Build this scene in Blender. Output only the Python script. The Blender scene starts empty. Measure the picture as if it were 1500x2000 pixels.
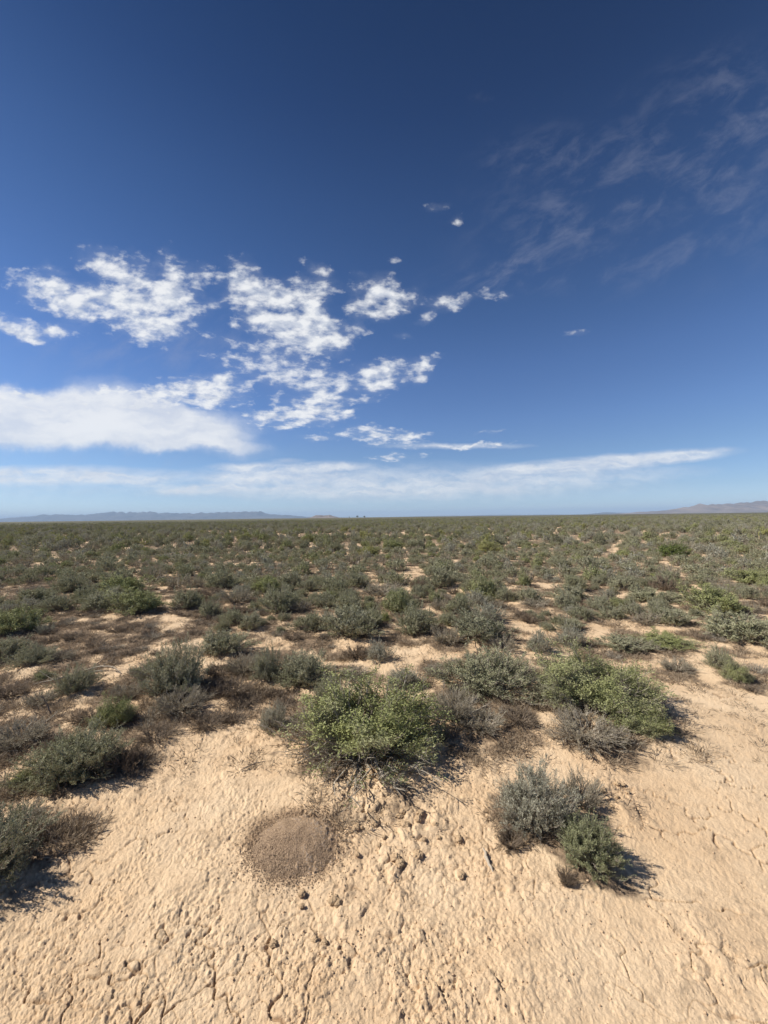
import bpy, math, random
import numpy as np
from mathutils import Vector, Matrix

R = math.radians
sc = bpy.context.scene
col = sc.collection
rng = np.random.default_rng(7)
random.seed(7)

# ------------------------------------------------------------------ camera
CAM_H = 1.70
F = 750.0                                   # focal length in photo pixels (1500 x 2000)
cam_d = bpy.data.cameras.new('camera'); cam = bpy.data.objects.new('camera', cam_d); col.objects.link(cam)
cam_d.sensor_fit = 'HORIZONTAL'; cam_d.sensor_width = 36.0; cam_d.lens = 18.0
cam_d.clip_start = 0.05; cam_d.clip_end = 200000.0
PITCH, ROLL = R(0.76), R(-0.72)
CM = (Matrix.Rotation(R(90) + PITCH, 4, 'X') @ Matrix.Rotation(ROLL, 4, 'Z'))
CM = Matrix.Translation((0, 0, CAM_H)) @ CM
cam.matrix_world = CM
sc.camera = cam
CR = CM.to_3x3()

def ray(px, py):
    return CR @ Vector(((px - 750.0) / F, -(py - 1000.0) / F, -1.0))
def gp(px, py):
    """world point on the plain where a photo pixel meets the ground"""
    d = ray(px, py); t = CAM_H / max(-d.z, 1e-4)
    return d.x * t, d.y * t
def horizon(px):
    return 1010.0 - (px - 750.0) * 0.01257

# ------------------------------------------------------------------ properties
def tag(o, label=None, cat=None, group=None, kind=None):
    if label: o['label'] = label
    if cat: o['category'] = cat
    if group: o['group'] = group
    if kind: o['kind'] = kind
    return o
def empty(name, loc, rz=0.0):
    o = bpy.data.objects.new(name, None); col.objects.link(o)
    o.empty_display_size = 0.1; o.location = loc; o.rotation_euler = (0, 0, rz)
    return o

# ------------------------------------------------------------------ numpy noise
def _hash(ix, iy, s):
    h = (ix.astype(np.int64) * 374761393 + iy.astype(np.int64) * 668265263 + s * 1442695041) & 0xFFFFFFFF
    h = ((h ^ (h >> 13)) * 1274126177) & 0xFFFFFFFF
    h = ((h ^ (h >> 16)) * 2246822519) & 0xFFFFFFFF
    return ((h ^ (h >> 15)) & 0xFFFFFF) / float(0x1000000)
def vnoise(x, y, s=0):
    ix = np.floor(x); iy = np.floor(y); fx = x - ix; fy = y - iy
    fx = fx * fx * fx * (fx * (fx * 6 - 15) + 10); fy = fy * fy * fy * (fy * (fy * 6 - 15) + 10)
    def grad(i, j):
        a = _hash(ix + i, iy + j, s) * 2 * math.pi
        return np.cos(a) * (x - ix - i) + np.sin(a) * (y - iy - j)
    a = grad(0, 0); b = grad(1, 0); c = grad(0, 1); d = grad(1, 1)
    return (a + (b - a) * fx + ((c + (d - c) * fx) - (a + (b - a) * fx)) * fy) * 1.5
def fbm(x, y, s=0, o=4, g=0.5):
    r = np.zeros_like(x); a = 1.0; f = 1.0
    for k in range(o):
        r += a * vnoise(x * f + 17.3 * k, y * f - 9.1 * k, s + k); a *= g; f *= 2.03
    return r
def voronoi(x, y, s=0, jit=0.9):
    ix = np.floor(x); iy = np.floor(y)
    f1 = np.full_like(x, 9.0); f2 = np.full_like(x, 9.0); idv = np.zeros_like(x)
    for i in (-1, 0, 1):
        for j in (-1, 0, 1):
            cx = ix + i + 0.5 + (_hash(ix + i, iy + j, s) - 0.5) * jit
            cy = iy + j + 0.5 + (_hash(ix + i, iy + j, s + 77) - 0.5) * jit
            d = np.hypot(x - cx, y - cy); hid = _hash(ix + i, iy + j, s + 199)
            near = d < f1
            f2 = np.where(near, f1, np.minimum(f2, d)); idv = np.where(near, hid, idv); f1 = np.where(near, d, f1)
    return f1, f2, idv
def sstep(a, b, x):
    t = np.clip((x - a) / (b - a), 0, 1); return t * t * (3 - 2 * t)

# ------------------------------------------------------------------ node helpers
def new_mat(name):
    m = bpy.data.materials.new(name); m.use_nodes = True
    nt = m.node_tree; nt.nodes.clear()
    return m, nt, nt.nodes, nt.links
def N(nt, typ, **kw):
    n = nt.nodes.new(typ)
    for k, v in kw.items():
        if k == 'inp':
            for a, b in v.items(): n.inputs[a].default_value = b
        else: setattr(n, k, v)
    return n
def mixc(nt, a, b, fac, blend='MIX'):
    n = nt.nodes.new('ShaderNodeMix'); n.data_type = 'RGBA'; n.blend_type = blend
    for s, v in ((n.inputs[0], fac), (n.inputs[6], a), (n.inputs[7], b)):
        if hasattr(v, 'is_linked'): nt.links.new(v, s)
        elif isinstance(v, tuple): s.default_value = (*v, 1.0) if len(v) == 3 else v
        else: s.default_value = v
    return n.outputs[2]
def math_(nt, op, a, b=None, c=None, clamp=False):
    n = nt.nodes.new('ShaderNodeMath'); n.operation = op; n.use_clamp = clamp
    for k, v in enumerate((a, b, c)):
        if v is None: continue
        if hasattr(v, 'is_linked'): nt.links.new(v, n.inputs[k])
        else: n.inputs[k].default_value = v
    return n.outputs[0]
def remap(nt, v, a, b, c=0.0, d=1.0, smooth=False):
    n = nt.nodes.new('ShaderNodeMapRange'); n.interpolation_type = 'SMOOTHSTEP' if smooth else 'LINEAR'
    nt.links.new(v, n.inputs[0])
    for k, x in enumerate((a, b, c, d)): n.inputs[k + 1].default_value = x
    return n.outputs[0]

# ------------------------------------------------------------------ sky, sun, clouds
SUN_EL, SUN_AZ = R(43), R(-86)       # azimuth measured from +Y towards +X : the sun stands to the left
EXPO = 0.45
sc.view_settings.view_transform = 'Standard'; sc.view_settings.look = 'None'
sc.view_settings.exposure = EXPO; sc.view_settings.gamma = 1.0
sun_d = bpy.data.lights.new('sun', 'SUN'); sun = bpy.data.objects.new('sun', sun_d); col.objects.link(sun)
sun_d.energy = 4.8; sun_d.angle = R(0.5); sun_d.color = (1.0, 0.95, 0.87)
sdir = Vector((math.sin(SUN_AZ) * math.cos(SUN_EL), math.cos(SUN_AZ) * math.cos(SUN_EL), math.sin(SUN_EL)))
sun.rotation_euler = sdir.to_track_quat('Z', 'Y').to_euler()

# photo pixel ellipses: cx, cy, rx, ry, rotation (deg, clockwise in the picture), strength
CLOUDS = [
 (195,515,48,34,30,.62),(262,565,85,40,38,.95),(330,590,62,42,38,.85),(95,560,75,30,18,.75),(165,592,95,30,8,.80),(270,612,80,34,20,.9),
 (285,648,62,22,14,.72),(140,615,50,18,30,.55),(22,632,58,22,14,.8),(95,645,50,17,8,.75),(50,655,40,9,14,.5),(325,515,14,34,15,.5),
 (352,530,26,26,-55,.5),(392,535,26,22,30,.48),(365,575,46,24,35,.5),(90,516,14,9,20,.5),(115,528,16,8,20,.45),(282,505,32,16,30,.42),
 (465,545,34,40,40,.75),(495,580,52,40,30,.85),(548,590,52,38,20,.85),(604,580,36,48,10,.95),(560,622,75,34,15,.75),(520,640,60,24,12,.6),
 (650,655,42,30,30,.9),(610,640,40,26,20,.6),(423,602,18,14,0,.55),(632,535,46,14,36,.6),(738,578,46,40,30,1.0),(792,588,34,16,-15,.6),
 (735,610,22,22,60,.5),(865,592,46,16,-14,.62),(910,580,40,10,-22,.5),(692,608,20,16,0,.5),(698,632,18,13,0,.55),(706,648,16,8,0,.5),(786,656,22,8,0,.55),
 (985,584,18,10,0,.4),(830,622,20,9,0,.5),(960,575,20,8,0,.35),(470,672,70,13,14,.5),(430,690,60,8,10,.35),(575,680,66,24,12,.62),(600,665,40,14,20,.5),
 (545,725,100,30,6,.85),(640,765,44,36,25,.8),(600,790,66,22,10,.72),(585,812,86,18,0,.85),(520,805,40,9,5,.6),(560,830,40,6,0,.5),(720,742,46,26,10,.7),
 (765,728,62,22,-6,.8),(828,708,36,13,-28,.75),(828,738,22,11,-20,.55),(702,780,34,9,6,.6),(690,800,30,5,0,.4),(345,765,72,28,4,.95),(400,778,66,20,14,.85),(415,742,52,16,14,.7),(300,770,30,16,0,.6),
 (445,760,50,20,20,.6),(245,782,70,26,10,.9),(170,790,90,22,4,.6),(0,785,120,26,6,.8),(300,805,80,26,20,.5),(90,785,90,18,6,.6),
 (25,770,60,12,5,.8),(205,765,50,6,2,.4),
 (735,848,76,13,4,.85),(790,852,40,8,-10,.6),(620,855,34,7,4,.75),(765,893,50,10,-4,.75),(860,870,130,6,2,.65),(920,870,70,5,-2,.6),(952,845,28,4,-2,.55),
 (848,405,20,9,-15,.47),(888,431,17,11,15,.46),(1125,648,24,8,0,.46),(695,530,14,8,0,.3),(770,515,14,7,10,.28),(520,700,30,6,0,.3),
]
SOFT = [(60,822,300,46,2,1.25),(0,795,140,34,4,.9),(250,805,110,46,14,1.1),(170,835,260,32,0,.9),(360,845,140,26,13,.9),(420,862,80,10,10,.65)]
BANK = [(120,928,200,15,1,.95),(20,932,150,16,0,.65),(250,938,75,10,4,.8),(110,955,240,24,0,.28),
 (475,910,56,7,0,.8),(485,932,60,12,0,.9),(400,955,80,8,-2,.85),(640,912,70,8,0,.8),(560,925,150,16,0,.55),(700,940,330,30,0,.52),(950,945,320,28,-2,.48),(1080,915,150,13,-4,.62),
 (1180,903,150,12,-3,.95),(1290,893,120,11,-4,.95),(1350,888,60,7,-6,.7),(1100,912,90,7,-3,.7),(540,955,240,14,0,.42),(1200,930,150,14,-3,.35),(850,962,420,16,0,.35),
 (880,871,120,5,1,.8),(430,880,22,4,0,.5),(560,900,30,4,0,.5)]
CIRRUS = [(1080,290,130,40,-10,.5),(1180,370,170,80,-20,.6),(1110,460,150,60,-20,.75),(970,530,120,28,-8,.95),(1050,545,110,26,0,.8),(1030,330,110,70,-20,.45),(1000,440,110,60,-20,.45),(1330,230,190,90,-35,.7),
 (1420,340,170,80,-30,.8),(1370,350,60,16,-28,.9),(1250,520,120,40,-20,.7),(1420,460,130,70,-30,.6),(1170,510,40,22,0,.7),(1480,220,100,120,-40,.6),
 (330,690,260,50,6,.55),(430,630,260,90,10,.5),(150,700,200,40,0,.4),(940,190,20,10,0,.5),(1430,880,40,8,0,.5),(300,880,300,50,0,.5)]

w = bpy.data.worlds.new('World'); sc.world = w; w.use_nodes = True
nt = w.node_tree; nt.nodes.clear(); L = nt.links
out = N(nt, 'ShaderNodeOutputWorld'); bg = N(nt, 'ShaderNodeBackground'); L.new(bg.outputs[0], out.inputs[0])
bg.inputs[1].default_value = 0.10
sky = N(nt, 'ShaderNodeTexSky', sky_type='NISHITA', sun_disc=False, sun_elevation=SUN_EL, sun_rotation=SUN_AZ,
        altitude=1500.0, air_density=1.0, dust_density=0.6, ozone_density=2.2)
tc = N(nt, 'ShaderNodeTexCoord')
sep = N(nt, 'ShaderNodeSeparateXYZ'); L.new(tc.outputs['Generated'], sep.inputs[0])
yy = math_(nt, 'MAXIMUM', sep.outputs[1], 0.02)
u = math_(nt, 'DIVIDE', sep.outputs[0], yy); v = math_(nt, 'DIVIDE', sep.outputs[2], yy)
front = remap(nt, sep.outputs[1], 0.15, 0.35, smooth=True)
cuv = N(nt, 'ShaderNodeCombineXYZ'); L.new(u, cuv.inputs[0]); L.new(v, cuv.inputs[1])
# flat-layer coordinates : the cloud sheet seen in perspective
zz = math_(nt, 'ADD', math_(nt, 'MAXIMUM', sep.outputs[2], 0.0), 0.10)
lay = N(nt, 'ShaderNodeCombineXYZ')
L.new(math_(nt, 'DIVIDE', sep.outputs[0], zz), lay.inputs[0]); L.new(math_(nt, 'DIVIDE', sep.outputs[1], zz), lay.inputs[1])
# gentle warp of the mask coordinates so that outlines are ragged
wn = N(nt, 'ShaderNodeTexNoise', inp={'Scale': 9.0, 'Detail': 5.0, 'Roughness': 0.62}); L.new(cuv.outputs[0], wn.inputs['Vector'])
ws = N(nt, 'ShaderNodeVectorMath', operation='SUBTRACT'); L.new(wn.outputs['Color'], ws.inputs[0]); ws.inputs[1].default_value = (0.5, 0.5, 0.5)
wm = N(nt, 'ShaderNodeVectorMath', operation='MULTIPLY'); L.new(ws.outputs[0], wm.inputs[0]); wm.inputs[1].default_value = (0.11, 0.07, 0.0)
wa = N(nt, 'ShaderNodeVectorMath', operation='ADD'); L.new(cuv.outputs[0], wa.inputs[0]); L.new(wm.outputs[0], wa.inputs[1])
def blobs(lst, coord, grow):
    acc = None
    for (cx, cy, rx, ry, rot, s) in lst:
        d = ray(cx, cy)
        mp = N(nt, 'ShaderNodeMapping', vector_type='TEXTURE')
        mp.inputs['Location'].default_value = (d.x / d.y, d.z / d.y, 0)
        mp.inputs['Rotation'].default_value = (0, 0, -R(rot))
        mp.inputs['Scale'].default_value = (rx * grow / F, ry * grow / F, 1)
        L.new(coord, mp.inputs['Vector'])
        g = N(nt, 'ShaderNodeTexGradient', gradient_type='SPHERICAL'); L.new(mp.outputs[0], g.inputs[0])
        acc = math_(nt, 'MULTIPLY', g.outputs['Fac'], s) if acc is None else math_(nt, 'MULTIPLY_ADD', g.outputs['Fac'], s, acc)
    return acc
mask = blobs(CLOUDS, wa.outputs[0], 1.5)
n1 = N(nt, 'ShaderNodeTexNoise', inp={'Scale': 11.0, 'Detail': 8.0, 'Roughness': 0.54, 'Distortion': 0.25}); L.new(lay.outputs[0], n1.inputs['Vector'])
sv = N(nt, 'ShaderNodeMapping'); sv.inputs['Scale'].default_value = (20, 34, 1); sv.inputs['Rotation'].default_value = (0, 0, R(16)); L.new(cuv.outputs[0], sv.inputs[0])
n2 = N(nt, 'ShaderNodeTexNoise', inp={'Scale': 1.0, 'Detail': 9.0, 'Roughness': 0.58, 'Distortion': 0.15}); L.new(sv.outputs[0], n2.inputs['Vector'])
nn = math_(nt, 'ADD', math_(nt, 'MULTIPLY', n1.outputs[0], 0.45), math_(nt, 'MULTIPLY', n2.outputs[0], 0.55))
mclip = math_(nt, 'MINIMUM', mask, 0.92)
dens = math_(nt, 'ADD', math_(nt, 'MULTIPLY', mclip, 1.0), math_(nt, 'MULTIPLY_ADD', nn, 4.0, -2.24))
dens = math_(nt, 'MULTIPLY', dens, remap(nt, mask, 0.0, 0.12))
alpha = math_(nt, 'POWER', remap(nt, dens, 0.0, 1.0, smooth=True), 0.80)
veil = math_(nt, 'MULTIPLY', remap(nt, mask, 0.05, 1.0, smooth=True), remap(nt, nn, .35, .65, .06, .45))
alpha = math_(nt, 'MAXIMUM', alpha, veil)
sm = N(nt, 'ShaderNodeMapping'); sm.inputs['Scale'].default_value = (5, 16, 1); sm.inputs['Rotation'].default_value = (0, 0, R(8)); L.new(wa.outputs[0], sm.inputs[0])
nsm = N(nt, 'ShaderNodeTexNoise', inp={'Scale': 1.0, 'Detail': 6.0, 'Roughness': 0.55}); L.new(sm.outputs[0], nsm.inputs['Vector'])
bk = N(nt, 'ShaderNodeMapping'); bk.inputs['Scale'].default_value = (11, 62, 1); bk.inputs['Rotation'].default_value = (0, 0, R(3)); L.new(wa.outputs[0], bk.inputs[0])
nbk = N(nt, 'ShaderNodeTexNoise', inp={'Scale': 1.0, 'Detail': 7.0, 'Roughness': 0.6, 'Distortion': 0.2}); L.new(bk.outputs[0], nbk.inputs['Vector'])
wb = N(nt, 'ShaderNodeVectorMath', operation='MULTIPLY_ADD'); L.new(wm.outputs[0], wb.inputs[0]); wb.inputs[1].default_value = (0.35, 0.22, 0.0); L.new(cuv.outputs[0], wb.inputs[2])
bank = math_(nt, 'MINIMUM', blobs(BANK, wb.outputs[0], 1.5), 1.0)
bank = math_(nt, 'MULTIPLY', remap(nt, bank, 0.0, 0.9), remap(nt, nbk.outputs[0], .28, .68, .30, 1.05))
soft = blobs(SOFT, wa.outputs[0], 1.6)
soft = math_(nt, 'MULTIPLY', remap(nt, soft, 0.0, 1.0, smooth=True), math_(nt, 'MULTIPLY_ADD', nsm.outputs[0], 0.7, 0.58))
alpha = math_(nt, 'MAXIMUM', alpha, math_(nt, 'MINIMUM', soft, 0.95))
alpha = math_(nt, 'MAXIMUM', alpha, math_(nt, 'MINIMUM', bank, 0.9))
alpha = math_(nt, 'MULTIPLY', alpha, front)
cm = blobs(CIRRUS, cuv.outputs[0], 1.5)
cv = N(nt, 'ShaderNodeMapping', vector_type='TEXTURE'); cv.inputs['Scale'].default_value = (.145, .066, 1); cv.inputs['Rotation'].default_value = (0, 0, R(32)); L.new(wb.outputs[0], cv.inputs[0])
n3 = N(nt, 'ShaderNodeTexNoise', inp={'Scale': 1.0, 'Detail': 8.0, 'Roughness': 0.66, 'Distortion': 0.35}); L.new(cv.outputs[0], n3.inputs['Vector'])
ca = math_(nt, 'MULTIPLY', remap(nt, n3.outputs[0], 0.42, 0.74, smooth=True), math_(nt, 'MINIMUM', cm, 1.0))
ca = math_(nt, 'MULTIPLY', ca, math_(nt, 'MULTIPLY', front, 0.21))
# sky graded by height : darker, deeper blue towards the zenith than the stock atmosphere
ramp = N(nt, 'ShaderNodeValToRGB'); cr_ = ramp.color_ramp
GRADE = [(0.0,.74,.86,1.10),(.06,.59,.68,.83),(.15,.55,.65,.79),(.23,.53,.65,.84),(.35,.46,.60,.82),(.44,.37,.52,.73),(.56,.28,.42,.61),(.63,.23,.36,.54),(.73,.14,.25,.41),(.80,.10,.20,.34),(1.0,.08,.16,.28)]
while len(cr_.elements) < len(GRADE): cr_.elements.new(0.5)
for e_, (p_, r_, g_, b_) in zip(cr_.elements, GRADE): e_.position = p_
for e_, (p_, r_, g_, b_) in zip(cr_.elements, GRADE): e_.color = (r_, g_, b_, 1)
L.new(sep.outputs[2], ramp.inputs[0])
skyc = mixc(nt, sky.outputs[0], ramp.outputs[0], 1.0, 'MULTIPLY')
# sunward rims whiter, far sides greyer : cloud light and shade put into the colour
so = N(nt, 'ShaderNodeVectorMath', operation='ADD'); L.new(cuv.outputs[0], so.inputs[0]); so.inputs[1].default_value = (-.020, .016, 0)
sv2 = N(nt, 'ShaderNodeMapping'); sv2.inputs['Scale'].default_value = (20, 34, 1); sv2.inputs['Rotation'].default_value = (0, 0, R(16)); L.new(so.outputs[0], sv2.inputs[0])
n4 = N(nt, 'ShaderNodeTexNoise', inp={'Scale': 1.0, 'Detail': 4.0, 'Roughness': 0.54, 'Distortion': 0.15}); L.new(sv2.outputs[0], n4.inputs['Vector'])
lit_ = math_(nt, 'SUBTRACT', n2.outputs[0], n4.outputs[0])      # thinner towards the sun = lit rim
cw = mixc(nt, (4.9, 5.2, 5.8), (6.9, 6.95, 7.0), remap(nt, lit_, -0.14, 0.12, smooth=True))
csoft = mixc(nt, (5.7, 5.9, 6.3), (6.9, 6.95, 7.0), remap(nt, nsm.outputs[0], .35, .62, smooth=True))
cw = mixc(nt, cw, csoft, math_(nt, 'MINIMUM', math_(nt, 'ADD', math_(nt, 'MULTIPLY', soft, 1.2), bank), 1.0))
withc = mixc(nt, skyc, (3.2, 3.3, 4.0), ca)
withc = mixc(nt, withc, cw, math_(nt, 'MULTIPLY', alpha, 0.93))
L.new(withc, bg.inputs[0])

# ------------------------------------------------------------------ shrubs wanted : from the photograph, as ground points
# cx, top, bottom, width (photo pixels), kind, label
S, G, B, Dm, D = 'sage', 'green', 'silver', 'dormant', 'dead'
NEAR = [
 (710,1318,1524,318,'hero_a','large bright green bush with bare grey branches at its foot, behind the ant mound'),
 (1168,1268,1430,250,'hero_b','large spreading bright green bush beside the smooth bare sand at right'),
 (1248,1380,1462,118,G,'low green bush trailing onto the bare sand from the large spreading bush'),
 (1140,1385,1482,165,Dm,'low grey twiggy shrub in front of the large spreading green bush'),
 (1085,1308,1402,108,S,'grey-green shrub filling the gap left of the large spreading green bush'),
 (945,1260,1378,210,S,'wide grey-green sagebrush with pale green top behind the two bright green bushes'),
 (882,1328,1436,112,Dm,'grey-brown twiggy shrub touching the right side of the bush behind the ant mound'),
 (790,1298,1358,86,B,'silvery sagebrush peeking out just behind the bush with bare grey branches'),
 (636,1316,1392,70,S,'small grey-green shrub at the left shoulder of the bush with bare grey branches'),
 (1038,1486,1648,152,'hero_c','loose silver-grey shrub standing alone on the sand nearest the dead stick'),
 (1128,1500,1600,92,Dm,'thin dry yellow-grey shrub leaning right behind the loose silver-grey shrub'),
 (1136,1592,1722,112,'hero_d','small leafy grey-green shrub lowest in the photo, with a sharp shadow on sand'),
 (985,1618,1672,58,D,'little dead brown shrub just above the dead stick on the sand'),
 (1094,1706,1746,38,D,'tiny dead tuft on the sand below the loose silver-grey shrub'),
 (150,1404,1547,166,'hero_e','round grey-green sagebrush at left with a black shadow on its right side'),
 (238,1440,1520,84,D,'dark dead brush in the shadow right of the round sagebrush at left'),
 (-34,1556,1776,235,'dark','dark green-grey shrub cut off by the lower left edge of the photo'),  # darker leaf kind stands in for this bush's own shade
 (40,1498,1545,44,G,'small green plant between the round sagebrush and the left edge'),
 (52,1560,1625,74,Dm,'grey dry shrub just above the bush cut off at lower left'),
 (224,1358,1428,76,G,'small yellow-green shrub behind the round sagebrush at left'),
 (34,1400,1482,130,Dm,'low tangled grey dry shrub at the left edge above the round sagebrush'),
 (338,1238,1372,132,S,'tall dense grey-green sagebrush left of centre with a dry skirt below'),
 (352,1325,1408,112,Dm,'dry grey twigs at the front foot of the tall dense sagebrush left of centre'),
 (432,1224,1290,106,S,'grey-green sagebrush right behind the tall dense sagebrush left of centre'),
 (476,1262,1325,86,Dm,'dry brown-grey shrub between two sagebrush left of the middle'),
 (520,1260,1340,64,S,'narrow grey-green shrub against the left side of the wide round sagebrush'),
 (592,1262,1350,128,S,'wide round sagebrush with dark hollow, above left of the bush with bare branches'),
 (148,1298,1364,78,S,'grey-green shrub with dark base beside the pale fallen branches'),
 (84,1308,1332,36,G,'tiny green plant on sand left of the pale fallen branches'),
 (452,1322,1374,82,D,'dark low brush with a few green tips in front of the dry brown-grey shrub'),
 (530,1364,1432,62,B,'small silvery shrub with brown base left of the bush with bare branches'),
 (30,1176,1246,98,G,'green shrub at the left edge, level with the narrow sandy trail'),
 (14,1228,1300,90,S,'sagebrush at the left edge just below the green shrub there'),
 (66,1258,1310,84,S,'low sagebrush right of the ones stacked along the left edge'),
 (272,1148,1206,104,G,'yellow-topped green shrub beside the left bend of the sandy trail'),
 (196,1150,1202,92,S,'grey-green shrub joined to the left of the yellow-topped shrub'),
 (240,1118,1166,92,G,'green-topped shrub directly behind the yellow-topped shrub by the trail'),
 (130,1116,1162,66,S,'dense dark shrub left of the green-topped shrub near the trail'),
 (72,1138,1188,84,S,'loose grey-green shrub above the brown litter clearing at left'),
 (112,1168,1186,34,D,'small black-looking dead clump right of the loose grey-green shrub'),
 (430,1104,1156,72,S,'upright sagebrush right of the sandy trail, its darkest clump at right'),
 (462,1138,1182,62,Dm,'dry grey shrub just below the upright sagebrush right of the trail'),
 (408,1164,1206,46,S,'faint grey-green shrub right of the trail below the dry grey one'),
 (545,1136,1202,76,S,'sagebrush on the right edge of the brown patch in the middle'),
 (584,1164,1198,48,Dm,'dry shrub hugging the right side of the sagebrush in the middle'),
 (566,1112,1152,64,S,'rounded sagebrush behind the one on the edge of the brown patch'),
 (652,1118,1166,72,S,'rounded grey-green sagebrush left of the pale diagonal trail'),
 (634,1148,1192,52,S,'open shrub between the rounded sagebrush and the broad middle one'),
 (602,1188,1238,64,S,'left lobe of brush beside the broad middle sagebrush'),
 (682,1166,1254,118,S,'broad sagebrush in the very middle above the spiky dead shrub'),
 (722,1184,1232,62,S,'sagebrush attached to the right of the broad middle sagebrush'),
 (570,1232,1257,44,D,'dark dead tuft alone on tan sand left of the broad middle sagebrush'),
 (694,1248,1288,58,D,'spiky dead brown shrub below the broad middle sagebrush'),
 (736,1244,1294,54,B,'pale silvery shrub right beside the spiky dead shrub'),
 (806,1174,1248,84,S,'well separated round sagebrush right of the broad middle one'),
 (932,1194,1264,126,'dark','wide dark-hearted sagebrush right of the well separated round one'),
 (872,1212,1268,62,Dm,'dry grey brush at the left skirt of the dark-hearted sagebrush'),
 (980,1234,1280,62,Dm,'dry grey brush at the right skirt of the dark-hearted sagebrush'),
 (952,1172,1222,64,B,'silvery shrub directly behind the dark-hearted sagebrush'),
 (895,1154,1206,58,S,'upright grey-green shrub beside the middle sandy trail'),
 (856,1158,1196,42,Dm,'dry brown shrub left of the upright shrub by the middle trail'),
 (744,1128,1172,84,Dm,'open dry grey shrub right of the pale diagonal trail'),
 (940,1116,1172,76,G,'green shrub just right of the middle sandy trail'),
 (982,1140,1178,42,S,'sagebrush touching the right side of the green shrub by the middle trail'),
 (1021,1118,1147,28,G,'small lone green shrub on tan ground right of centre'),
 (1110,1138,1176,76,S,'flat-topped grey-green shrub right of the small lone green one'),
 (1040,1164,1192,54,Dm,'low brown-grey shrub on the tan ground right of centre'),
 (1016,1188,1212,32,D,'dark dead tuft behind the pair of silvery shrubs'),
 (1046,1222,1280,54,B,'left one of two silvery shrubs behind the large spreading green bush'),
 (1108,1212,1268,58,B,'right one of two silvery shrubs behind the large spreading green bush'),
 (1192,1178,1216,64,S,'squat grey-green shrub up behind the pair of silvery shrubs'),
 (1132,1178,1216,44,S,'darker shrub left of the squat one behind the silvery pair'),
 (1262,1142,1186,96,S,'wide sagebrush at right with its dark side facing right'),
 (1212,1118,1156,64,S,'leafy shrub behind and left of the wide sagebrush at right'),
 (1302,1184,1234,82,S,'open grey-green shrub with visible stems at right'),
 (1258,1188,1232,52,Dm,'dry shrub leaning on the left of the open shrub with visible stems'),
 (1216,1234,1278,102,S,'long low grey shrub on the sand behind the spreading green bush'),
 (1292,1238,1274,104,G,'long low green shrub right of the long low grey one'),
 (1316,1274,1314,62,Dm,'low dry twiggy shrub alone on sand right of the spreading green bush'),
 (1402,1256,1312,58,S,'grey-green shrub at the edge of the bare sand on the right'),
 (1432,1288,1336,52,G,'small green-grey shrub reaching farthest down the sand at right'),
 (1440,1190,1272,160,S,'big grey sagebrush thicket near the right edge'),
 (1392,1142,1208,112,G,'green-tipped shrub behind the big grey thicket near the right edge'),
 (1488,1164,1188,44,D,'brown dead shrub on the right edge behind the grey thicket'),
 (1472,1106,1148,86,G,'green and grey shrub on the right edge in the middle distance'),
 (1500,1205,1262,60,S,'grey shrub cut by the right edge beside the big thicket'),
 (1400,1120,1142,44,Dm,'low dry shrub left of the green and grey shrub on the right edge'),
 (1302,1108,1142,54,S,'grey-green shrub in front of the dark green round one at right'),
 (1312,1056,1090,56,'dgreen','dark green round bush standing out in the right middle distance'),
 (768,1050,1076,46,G,'darker green bush in the middle distance below the horizon trees'),
 (722,1060,1086,44,'yellow','yellow-green bush left of the darker green one in the middle distance'),
 (652,1052,1078,36,S,'tall grey-green bush in the middle distance below the small butte'),
 (952,1050,1080,44,'yellow','yellow-green bush in the middle distance right of centre'),
 (914,1055,1077,22,S,'little upright sagebrush left of the yellow-green one right of centre'),
 (1090,1084,1110,52,S,'grey sagebrush in the middle distance right of the yellow-green bush'),
 (252,1188,1200,20,D,None),
 (186,1250,1268,46,D,'dark dead brush in the middle of the brown litter clearing at left'),
 (226,1222,1240,44,D,'flat dead brush at the right of the brown litter clearing at left'),
 (140,1236,1252,46,D,'flat dead brush at the left of the brown litter clearing at left'),
 (96,1240,1258,34,D,None),(410,1148,1166,60,D,'dark dead brush just right of the sandy trail'),
(300,1418,1464,84,D,'low dead brown brush on the sand edge right of the small yellow-green shrub'),
 (288,1286,1332,72,Dm,'dry grey shrub against the left side of the tall dense sagebrush'),
 (250,1328,1376,66,Dm,'dry grey-brown shrub midway between the pale fallen branches and yellow-green shrub'),
 (178,1384,1424,72,D,'low dead brush left of the small yellow-green shrub'),
 (404,1388,1434,76,D,'low dead brush at the right foot of the tall dense sagebrush'),
 (76,1346,1388,64,Dm,'dry twiggy shrub above the low tangled grey one at the left edge'),
 (16,1330,1374,76,D,'dead brush at the left edge above the low tangled grey shrub'),
 (424,1292,1330,72,D,'dead brush between the tall dense sagebrush and the dark low brush'),
 (118,1266,1300,56,Dm,'dry scrub at the lower end of the brown litter clearing'),
 (578,1388,1428,54,Dm,'dry twigs squeezed against the left of the bush with bare branches'),
 (692,1296,1330,62,Dm,'dry scrub on tan soil just below the spiky dead shrub'),
 (852,1288,1334,66,Dm,'dry grey scrub behind the twiggy shrub beside the bush with bare branches'),
 (1012,1288,1340,76,Dm,'grey scrub right of the wide pale-topped sagebrush'),
 (935,1384,1452,104,Dm,'dry grassy grey shrub in the gap between the two bright green bushes'),
 (1010,1392,1440,84,D,'dead brush at the left foot of the large spreading green bush'),
 (110,1440,1478,70,D,'dead brush just above the round sagebrush at left'),
]
kind_txt = {S: 'grey-green sagebrush', G: 'green shrub', B: 'silvery shrub', Dm: 'dry grey shrub', D: 'dead brown shrub', 'yellow': 'yellow-green shrub', 'dark': 'dark sagebrush', 'dgreen': 'dark green bush'}
SHR = []       # x, y, width, depth factor, height, kind, label
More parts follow.
